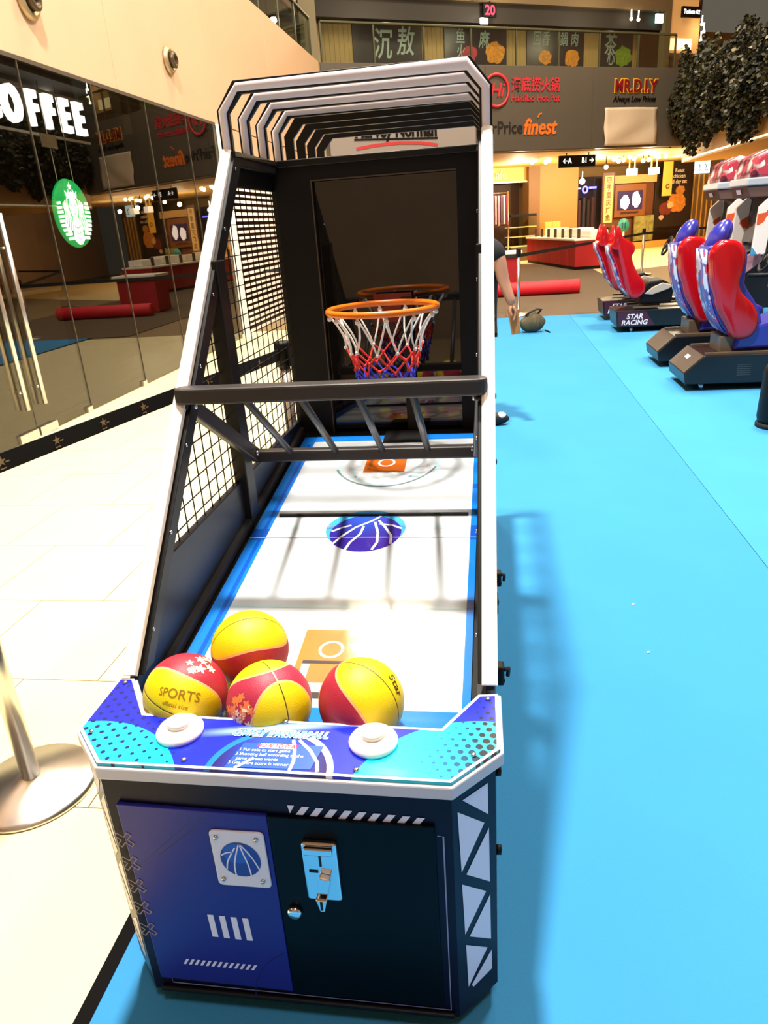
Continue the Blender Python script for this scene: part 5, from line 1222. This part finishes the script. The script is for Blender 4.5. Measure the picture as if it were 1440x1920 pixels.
def racer(Y, near, label, group):
    """seat, base and cabinet of one racing game; its near side stands at depth Y"""
    global SPINE
    t = thing('racing_arcade_machine', label, 'arcade machine', (3.5, Y + 0.38, 0), group)
    W = 0.75; x0 = 2.54 if near else 2.48
    g = G()
    if near: g.prism([(x0, 0.205), (x0 + 0.02, 0.085), (4.75, 0.085), (4.75, 0.387), (2.738, 0.387)], 'y', Y, Y + W)
    else: g.prism([(x0, 0.36), (x0 + 0.03, 0.10), (4.75, 0.10), (4.75, 0.37)], 'y', Y, Y + W)
    b = obj('base', g, BASEB, t, bev=0.012)
    if near:
        M = FR((0, 0, 0), (0, 1, 0), (0, 0, 1))
        nm = Vector((-0.18, 0, 0.198)).normalized() * 0.002
        g = G(); g.raw([Vector(p) + nm for p in ((2.545, Y + 0.02, 0.213), (2.733, Y + 0.02, 0.385), (2.733, Y + W - 0.02, 0.385), (2.545, Y + W - 0.02, 0.213))], [(0, 1, 2, 3)])
        obj('nose_plate', g, mat('nose_brown_grey', C(86, 72, 62), 0.5), b)
        if Y < 8:
            g = G(); g.raw([Vector(p) + nm * 2 for p in ((2.645, Y + 0.32, 0.305), (2.68, Y + 0.32, 0.337), (2.68, Y + 0.46, 0.337), (2.645, Y + 0.46, 0.305))], [(0, 1, 2, 3)])
            obj('white_label', g, PRINTW, b)
        g = G()
        for k in range(6): g.box(3.08, 3.22, Y - 0.002, Y, 0.17 + 0.022 * k, 0.178 + 0.022 * k)
        obj('vent_slots', g, mat('vent_grey', C(60, 60, 62), 0.4), b)
    else:
        g = G(FR((0, Y - 0.001, 0), (1, 0, 0), (0, 0, 1))); g.text('STAR', FR((2.78, 0.26, 0), (1, 0, 0), (0, 1, 0)), 0.11, 0.02, shear=0.2); g.text('RACING', FR((2.78, 0.165, 0), (1, 0, 0), (0, 1, 0)), 0.11, 0.02, shear=0.2)
        obj('side_lettering', g, PRINTW, b)
        g = G(FR((0, Y - 0.0008, 0), (1, 0, 0), (0, 0, 1))); g.flat([(x0 + 0.03, 0.34), (x0 + 0.05, 0.12), (3.1, 0.12), (2.95, 0.34)], 0); obj('side_print', g, mat('dark_maroon_print', C(64, 26, 46), 0.4), b)
    g = G().box(2.76, 4.7, Y + 0.05, Y + 0.1, 0.387, 0.41).box(2.76, 4.7, Y + W - 0.1, Y + W - 0.05, 0.387, 0.41)
    obj('seat_rails', g, BASETOP, b)
    for yy in (Y + 0.08, Y + W - 0.08):
        for xx in (2.75, 4.6): obj('foot', G().cyl((xx, yy, 0.0095), 0.025, 0.08, 12), SCREW, b)
    obj('seat_bracket', G().box(2.93, 3.2, Y + 0.18, Y + W - 0.18, 0.38, 0.56), BASETOP, t, bev=0.01)
    out = crom(RED_NEAR if near else RED_FAR, 3)
    SPINE = -0.28 if near else -0.33
    y0, y1 = Y + 0.12, Y + W - 0.12
    if not near: y0, y1 = Y + 0.1, Y + W - 0.1
    th = 0.10 if near else 0.06
    if near: out = [(x - 0.03 * max(0.0, min(1.0, (2.95 - x) / 0.1 + (z - 0.75) * 0.3)), z) for x, z in out]
    for a, bb in ((y0 + th, y0 - 0.045), (y1 - th, y1 + 0.045)):
        g = G(); g.pillow(out, a, bb); obj('side_shell', g, REDG, t)
    SPINE = 0.0
    if near:
        core = [(2.715, 1.46), (2.725, 1.31), (2.742, 1.16), (2.78, 1.0), (2.835, 0.84), (2.89, 0.72), (2.96, 0.62), (3.03, 0.575), (3.3, 0.6), (3.325, 0.71), (3.25, 0.89), (3.12, 1.08), (3.11, 1.2), (3.11, 1.37), (3.06, 1.48), (2.95, 1.53), (2.78, 1.5)]
    else:
        core = [(2.36, 1.36), (2.37, 1.26), (2.45, 1.1), (2.52, 0.9), (2.6, 0.7), (2.74, 0.55), (2.9, 0.6), (2.93, 0.75), (2.8, 0.9), (2.68, 1.1), (2.66, 1.3), (2.5, 1.42)]
    g = G(); g.prism(crom(core, 3), 'y', y0 + 0.045, y1 - 0.045); obj('seat_core', g, BLUEG if near else REDG, t, bev=0.02)
    back = [p for p in core[:8]] if near else core[:6]
    g = G(); n = len(back)
    wy = 0.055 if near else 0.07
    vs = [(x - 0.006, y, z) for x, z in back for y in (y0 + wy, y1 - wy)]
    g.sm = True; g.raw(vs, [(2 * i, 2 * i + 1, 2 * i + 3, 2 * i + 2) for i in range(n - 1)]); ob = obj('back_print', g, GRAF, t); ob.modifiers.new('solid', 'SOLIDIFY').thickness = 0.012
    if near:
        g = G(); g.ball((2.865, Y + W / 2, 1.555), (0.115, 0.15, 0.185), 28, 18)
        for v in g.bm.verts: v.co.x += (v.co.z - 1.575) * 0.35
        obj('headrest', g, BLUEG, t)
        obj('seat_cushion', G().prism([(3.05, 0.42), (3.75, 0.44), (3.78, 0.68), (3.6, 0.76), (3.3, 0.68), (3.1, 0.6)], 'y', Y + 0.12, Y + W - 0.12), BLUEG, t, bev=0.03)
    else:
        obj('seat_cushion', G().prism([(2.86, 0.44), (3.36, 0.44), (3.4, 0.7), (3.2, 0.81), (2.98, 0.79), (2.9, 0.7)], 'y', Y + 0.12, Y + W - 0.12), BLACK2, t, bev=0.03)
        obj('cushion_trim', G().prism([(2.93, 0.6), (3.05, 0.7), (3.2, 0.76), (3.38, 0.72), (3.3, 0.66), (3.05, 0.58)], 'y', Y + 0.09, Y + 0.13), mat('pale_grey_vinyl', C(176, 162, 146), 0.5), t, bev=0.012)
        for yy in (y0, y1):
            g = G(); g.ball((2.475, yy, 1.5), (0.045, 0.06, 0.16), 18, 12); obj('shoulder_horn', g, REDG, t)
    # cabinet with wheel, screen, fins and topper
    c = obj('cabinet_pillar', G().prism([(4.25, 0.3), (5.05, 0.3), (5.05, 2.1), (4.62, 2.1), (4.62, 1.25), (4.1, 1.05), (4.05, 0.85), (4.25, 0.75)], 'y', Y + 0.02, Y + W - 0.02), BASEB, t, bev=0.015)
    wx = 3.84 if near else 3.62
    M = FR((wx, Y + W / 2, 1.23), (0, 1, 0), (0.45, 0, 0.89))
    g = G(M); g.tube([(0.165 * math.cos(q), 0.165 * math.sin(q), 0) for q in (2 * math.pi * i / 28 for i in range(28))], 0.02, 8, True)
    wh = obj('steering_wheel', g, RUBBER, t)
    g = G(M)
    for q in (90, 210, 330): g.tube([(0.03 * math.cos(math.radians(q)), 0.03 * math.sin(math.radians(q)), -0.01), (0.16 * math.cos(math.radians(q)), 0.16 * math.sin(math.radians(q)), 0)], 0.016, 6)
    g.cyl((0, 0, -0.03), 0.05, 0.05, 16); obj('wheel_spokes', g, BLACK2, wh)
    obj('wheel_column', G().tube([(wx + 0.02, Y + W / 2, 1.22), (4.2, Y + W / 2, 1.02)], 0.05, 12), BLACK2, wh)
    if near:
        obj('side_rail', G().tube([(3.52, Y + 0.03, 1.07), (3.9, Y + 0.03, 1.06), (3.98, Y + 0.03, 0.98), (3.95, Y + 0.03, 0.5), (3.95, Y + 0.03, 0.38)], 0.025, 8), BLACK2, t)
    obj('dashboard', G().prism([(4.0, 0.95), (4.62, 1.2), (4.62, 1.0), (4.3, 0.75), (4.0, 0.85)], 'y', Y + 0.0, Y + W), mat('dash_magenta', C(170, 120, 124), 0.5, noise=0.8, nscale=12), t, bev=0.012)
    obj('screen', G().prism([(4.56, 1.28), (4.64, 1.26), (4.80, 1.98), (4.72, 2.0)], 'y', Y - 0.12, Y + W + 0.12), mat('dark_screen_brown', C(70, 52, 44), 0.12, coat=0.6), t, bev=0.008)
    for yy in (Y - 0.2, Y + W + 0.14):
        g = G(); g.prism([(4.40, 1.12), (4.60, 1.12), (4.66, 1.9), (4.60, 1.95), (4.44, 1.80), (4.42, 1.5)], 'y', yy, yy + 0.06); obj('side_fin', g, FIN, t, bev=0.01)
    tp = obj('topper', G().prism([(4.30, 2.20), (4.38, 2.50), (4.60, 2.60), (4.8, 2.58), (4.86, 2.20)], 'y', Y - 0.06, Y + W + 0.06), TOON, t, bev=0.05, seg=3)
    obj('topper_lip', G().prism([(4.26, 2.10), (4.27, 2.21), (4.86, 2.21), (4.86, 2.10)], 'y', Y - 0.08, Y + W + 0.08), mat('lip_silver', C(170, 178, 190), 0.3), tp, bev=0.02)
    obj('topper_base', G().prism([(4.34, 1.94), (4.28, 2.10), (4.86, 2.10), (4.86, 1.92)], 'y', Y - 0.05, Y + W + 0.05), mat('topper_grey', C(90, 70, 66), 0.5), tp, bev=0.015)
    g = G(FR((4.295, Y + W / 2, 2.025), (0, -1, 0), (-0.35, 0, 0.94))); g.flat(rect(-0.11, 0.11, -0.035, 0.035), 0.004); obj('topper_label', g, PRINTW, tp)
    return t
racer(6.95, True, 'racing game with glossy red and blue seat and a white label on its black nose', 'racing games with blue headrests')
racer(8.32, True, 'racing game with glossy red and blue seat, the one without a white nose label', 'racing games with blue headrests')
racer(11.3, False, 'racing game with red horned bucket seat and white lettering on its dark base', 'racing games with red bucket seats')
racer(12.85, False, 'racing game with red horned bucket seat, hidden half behind the lettered one', 'racing games with red bucket seats')

# black pedestal at the right frame edge
t = thing('pedestal', 'black rounded pedestal on the blue mat, cut off by the right photo edge', 'pedestal', (3.02, 5.5, 0.0095))
obj('body', G().lathe([(0, 0.05), (0.17, 0.05), (0.18, 0.1), (0.165, 0.5), (0.15, 0.55), (0, 0.56)], (3.02, 5.5, 0), 32), BLACK2, t)
obj('foot_ring', G().lathe([(0, 0.0095), (0.185, 0.0095), (0.185, 0.04), (0.17, 0.052), (0, 0.052)], (3.02, 5.5, 0), 32), RUBBER, t)

# bag on the mat
t = thing('tote_bag', 'crumpled khaki cloth bag with a dark strap on the blue mat', 'bag', (1.16, 11.85, 0.009))
g = G(); g.ball((1.16, 11.85, 0.17), (0.21, 0.16, 0.165), 36, 24)
for v in g.bm.verts:
    p = v.co; a = math.atan2(p.y - 11.85, p.x - 1.16); k = 1 + 0.10 * math.sin(5 * a + 9 * p.z) + 0.07 * math.sin(11 * a - 14 * p.z)
    top = max(0, p.z - 0.2) * 2.2
    p.x = 1.16 + (p.x - 1.16) * k * (1 - top * 0.7) + top * 0.12; p.y = 11.85 + (p.y - 11.85) * k * (1 - top * 0.6); p.z = max(0.012, p.z + 0.05 * top * math.sin(3 * a))
obj('bag_body', g, mat('khaki_cloth', C(84, 74, 50), 0.85, noise=0.5, nscale=14), t)
obj('strap', G().tube([(1.05, 11.8, 0.30), (1.14, 11.78, 0.36), (1.24, 11.8, 0.40), (1.32, 11.84, 0.385), (1.26, 11.86, 0.31), (1.16, 11.86, 0.27)], 0.02, 8), mat('strap_dark', C(50, 44, 34), 0.8), t)
tag(obj('black_pen', G().tube([(1.40, 11.93, 0.022), (1.46, 11.66, 0.022)], 0.012, 8), BLACK2), 'thin black stick lying beside the khaki bag', 'stick')

# person standing behind the machine
def skin(name, V, E, R, m, parent, sub=2):
    me = bpy.data.meshes.new(name); o_ = ORG[parent.name]
    me.from_pydata([(Vector(v) - o_) * U for v in V], E, []); o = bpy.data.objects.new(name, me); COL.objects.link(o); o.parent = parent; ORG[o.name] = o_
    md = o.modifiers.new('skin', 'SKIN'); md.use_smooth_shade = True
    for i, sv in enumerate(me.skin_vertices[0].data): sv.radius = (R[i] * U, R[i] * U) if not isinstance(R[i], tuple) else (R[i][0] * U, R[i][1] * U)
    me.skin_vertices[0].data[0].use_root = True
    s_ = o.modifiers.new('sub', 'SUBSURF'); s_.levels = sub; s_.render_levels = sub
    me.materials.append(m); return o
pr = thing('person', 'person in black clothes behind the machine, arm hanging down with brown cardboard', 'person', (0.3, 5.85, 0.009))
V = [(0.34, 5.88, 1.08), (0.37, 5.88, 1.32), (0.38, 5.88, 1.58), (0.39, 5.88, 1.74), (0.39, 5.88, 1.83), (0.38, 5.87, 1.95), (0.38, 5.87, 2.04),
     (0.45, 5.80, 1.68), (0.54, 5.74, 1.64), (0.60, 5.74, 1.36), (0.655, 5.72, 1.22), (0.675, 5.72, 1.15),
     (0.34, 6.10, 1.66), (0.3, 6.18, 1.36), (0.4, 6.15, 1.1),
     (0.33, 5.76, 1.0), (0.34, 5.78, 0.58), (0.34, 5.80, 0.16), (0.52, 5.80, 0.07),
     (0.30, 6.0, 1.0), (0.22, 6.02, 0.58), (0.12, 6.05, 0.16), (0.28, 6.08, 0.07)]
E_ = [(0, 1), (1, 2), (2, 3), (3, 4), (4, 5), (5, 6), (2, 7), (7, 8), (8, 9), (9, 10), (10, 11), (2, 12), (12, 13), (13, 14), (0, 15), (15, 16), (16, 17), (17, 18), (0, 19), (19, 20), (20, 21), (21, 22)]
R = [0.16, 0.15, 0.17, 0.075, 0.07, 0.115, 0.095, 0.085, 0.072, 0.058, 0.046, 0.04, 0.085, 0.06, 0.042, 0.115, 0.085, 0.055, 0.05, 0.115, 0.085, 0.055, 0.05]
skin('body', V, E_, R, SKIN, pr)
ix = [0, 1, 2, 7, 8, 9, 12, 13]
sh_v = [V[i] for i in (0, 1, 2, 7, 8)] + [(0.555, 5.752, 1.52)] + [V[12], (0.31, 6.16, 1.46)]
skin('shirt', sh_v + [(0.34, 5.88, 0.92)], [(0, 1), (1, 2), (2, 3), (3, 4), (4, 5), (2, 6), (6, 7), (0, 8)], [0.2, 0.19, 0.205, 0.11, 0.095, 0.084, 0.11, 0.088, 0.2], CLOTHB, pr)
skin('trousers', [V[0], V[15], V[16], (0.34, 5.80, 0.22), V[19], V[20], (0.13, 6.045, 0.22)], [(0, 1), (1, 2), (2, 3), (0, 4), (4, 5), (5, 6)], [0.18, 0.135, 0.105, 0.085, 0.135, 0.105, 0.085], mat('dark_trousers', C(24, 24, 30), 0.85), pr)
for fx, fy in ((0.48, 5.80), (0.24, 6.08)):
    g = G(); g.ball((fx, fy, 0.07), (0.17, 0.062, 0.065), 24, 14)
    for v in g.bm.verts: v.co.z = max(0.012, v.co.z)
    sh = obj('shoe', g, RUBBER, pr)
    g = G(); g.ball((fx + 0.09, fy, 0.10), (0.05, 0.05, 0.035), 16, 10); obj('shoe_toe_print', g, WHITEPL, sh)
hx, hy, hz = 0.38, 5.87, 1.96
for yy in (-0.042, 0.042):
    g = G(); g.ball((hx + 0.098, hy + yy, hz + 0.015), (0.012, 0.018, 0.011), 12, 8); obj('eye', g, WHITEPL, pr)
    g = G(); g.ball((hx + 0.107, hy + yy, hz + 0.015), (0.006, 0.008, 0.008), 10, 8); obj('pupil', g, RUBBER, pr)
    g = G(); g.ball((hx - 0.005, hy + yy * 2.75, hz - 0.005), (0.026, 0.014, 0.036), 14, 10); obj('ear', g, SKIN, pr)
g = G(); g.ball((hx + 0.112, hy, hz - 0.022), (0.024, 0.018, 0.032), 14, 10); obj('nose', g, SKIN, pr)
g = G(); g.ball((hx + 0.098, hy, hz - 0.072), (0.012, 0.032, 0.009), 14, 8); obj('mouth', g, mat('lip', C(150, 78, 70), 0.5), pr)
g = G(); g.ball((0.375, 5.87, 2.02), (0.125, 0.118, 0.11), 24, 16); g.ball((0.33, 5.87, 1.97), (0.11, 0.115, 0.13), 20, 12); obj('hair', g, mat('black_hair', C(18, 15, 14), 0.6), pr)
# fingers of the right hand
for k in range(4):
    y = 5.69 + 0.022 * k; L = (0.09, 0.105, 0.10, 0.08)[k]
    skin('finger', [(0.68, y, 1.15), (0.705, y, 1.10), (0.70, y, 1.10 - L * 0.55), (0.685, y, 1.10 - L * 0.9)], [(0, 1), (1, 2), (2, 3)], [0.0135, 0.012, 0.011, 0.009], SKIN, pr, 1)
skin('thumb', [(0.665, 5.69, 1.16), (0.655, 5.672, 1.11), (0.672, 5.668, 1.06)], [(0, 1), (1, 2)], [0.015, 0.013, 0.010], SKIN, pr, 1)
g = G(); g.prism([(0.63, 1.13), (0.735, 1.12), (0.75, 0.9), (0.67, 0.89)], 'y', 5.70, 5.712)
tag(obj('cardboard_piece', g, mat('cardboard', C(176, 120, 66), 0.8, noise=0.3, nscale=8), bev=0.002), 'brown cardboard piece held in the hand of the person behind the machine', 'cardboard')
# scraps on the mat
for k, (x, y, l) in enumerate(((1.2, 2.2, 'tiny white scrap on the blue mat, furthest from the camera'), (1.19, 1.75, 'tiny white scrap on the blue mat, middle of the open area'), (-0.44, 0.17, 'tiny white scrap on the blue mat beside the black taped edge'))):
    tag(obj('paper_scrap', G().prism([(x, y), (x + 0.014, y + 0.004), (x + 0.012, y + 0.014), (x + 0.002, y + 0.012)], 'z', 0.0095, 0.013), PRINTW), l, 'scrap', 'paper scraps')
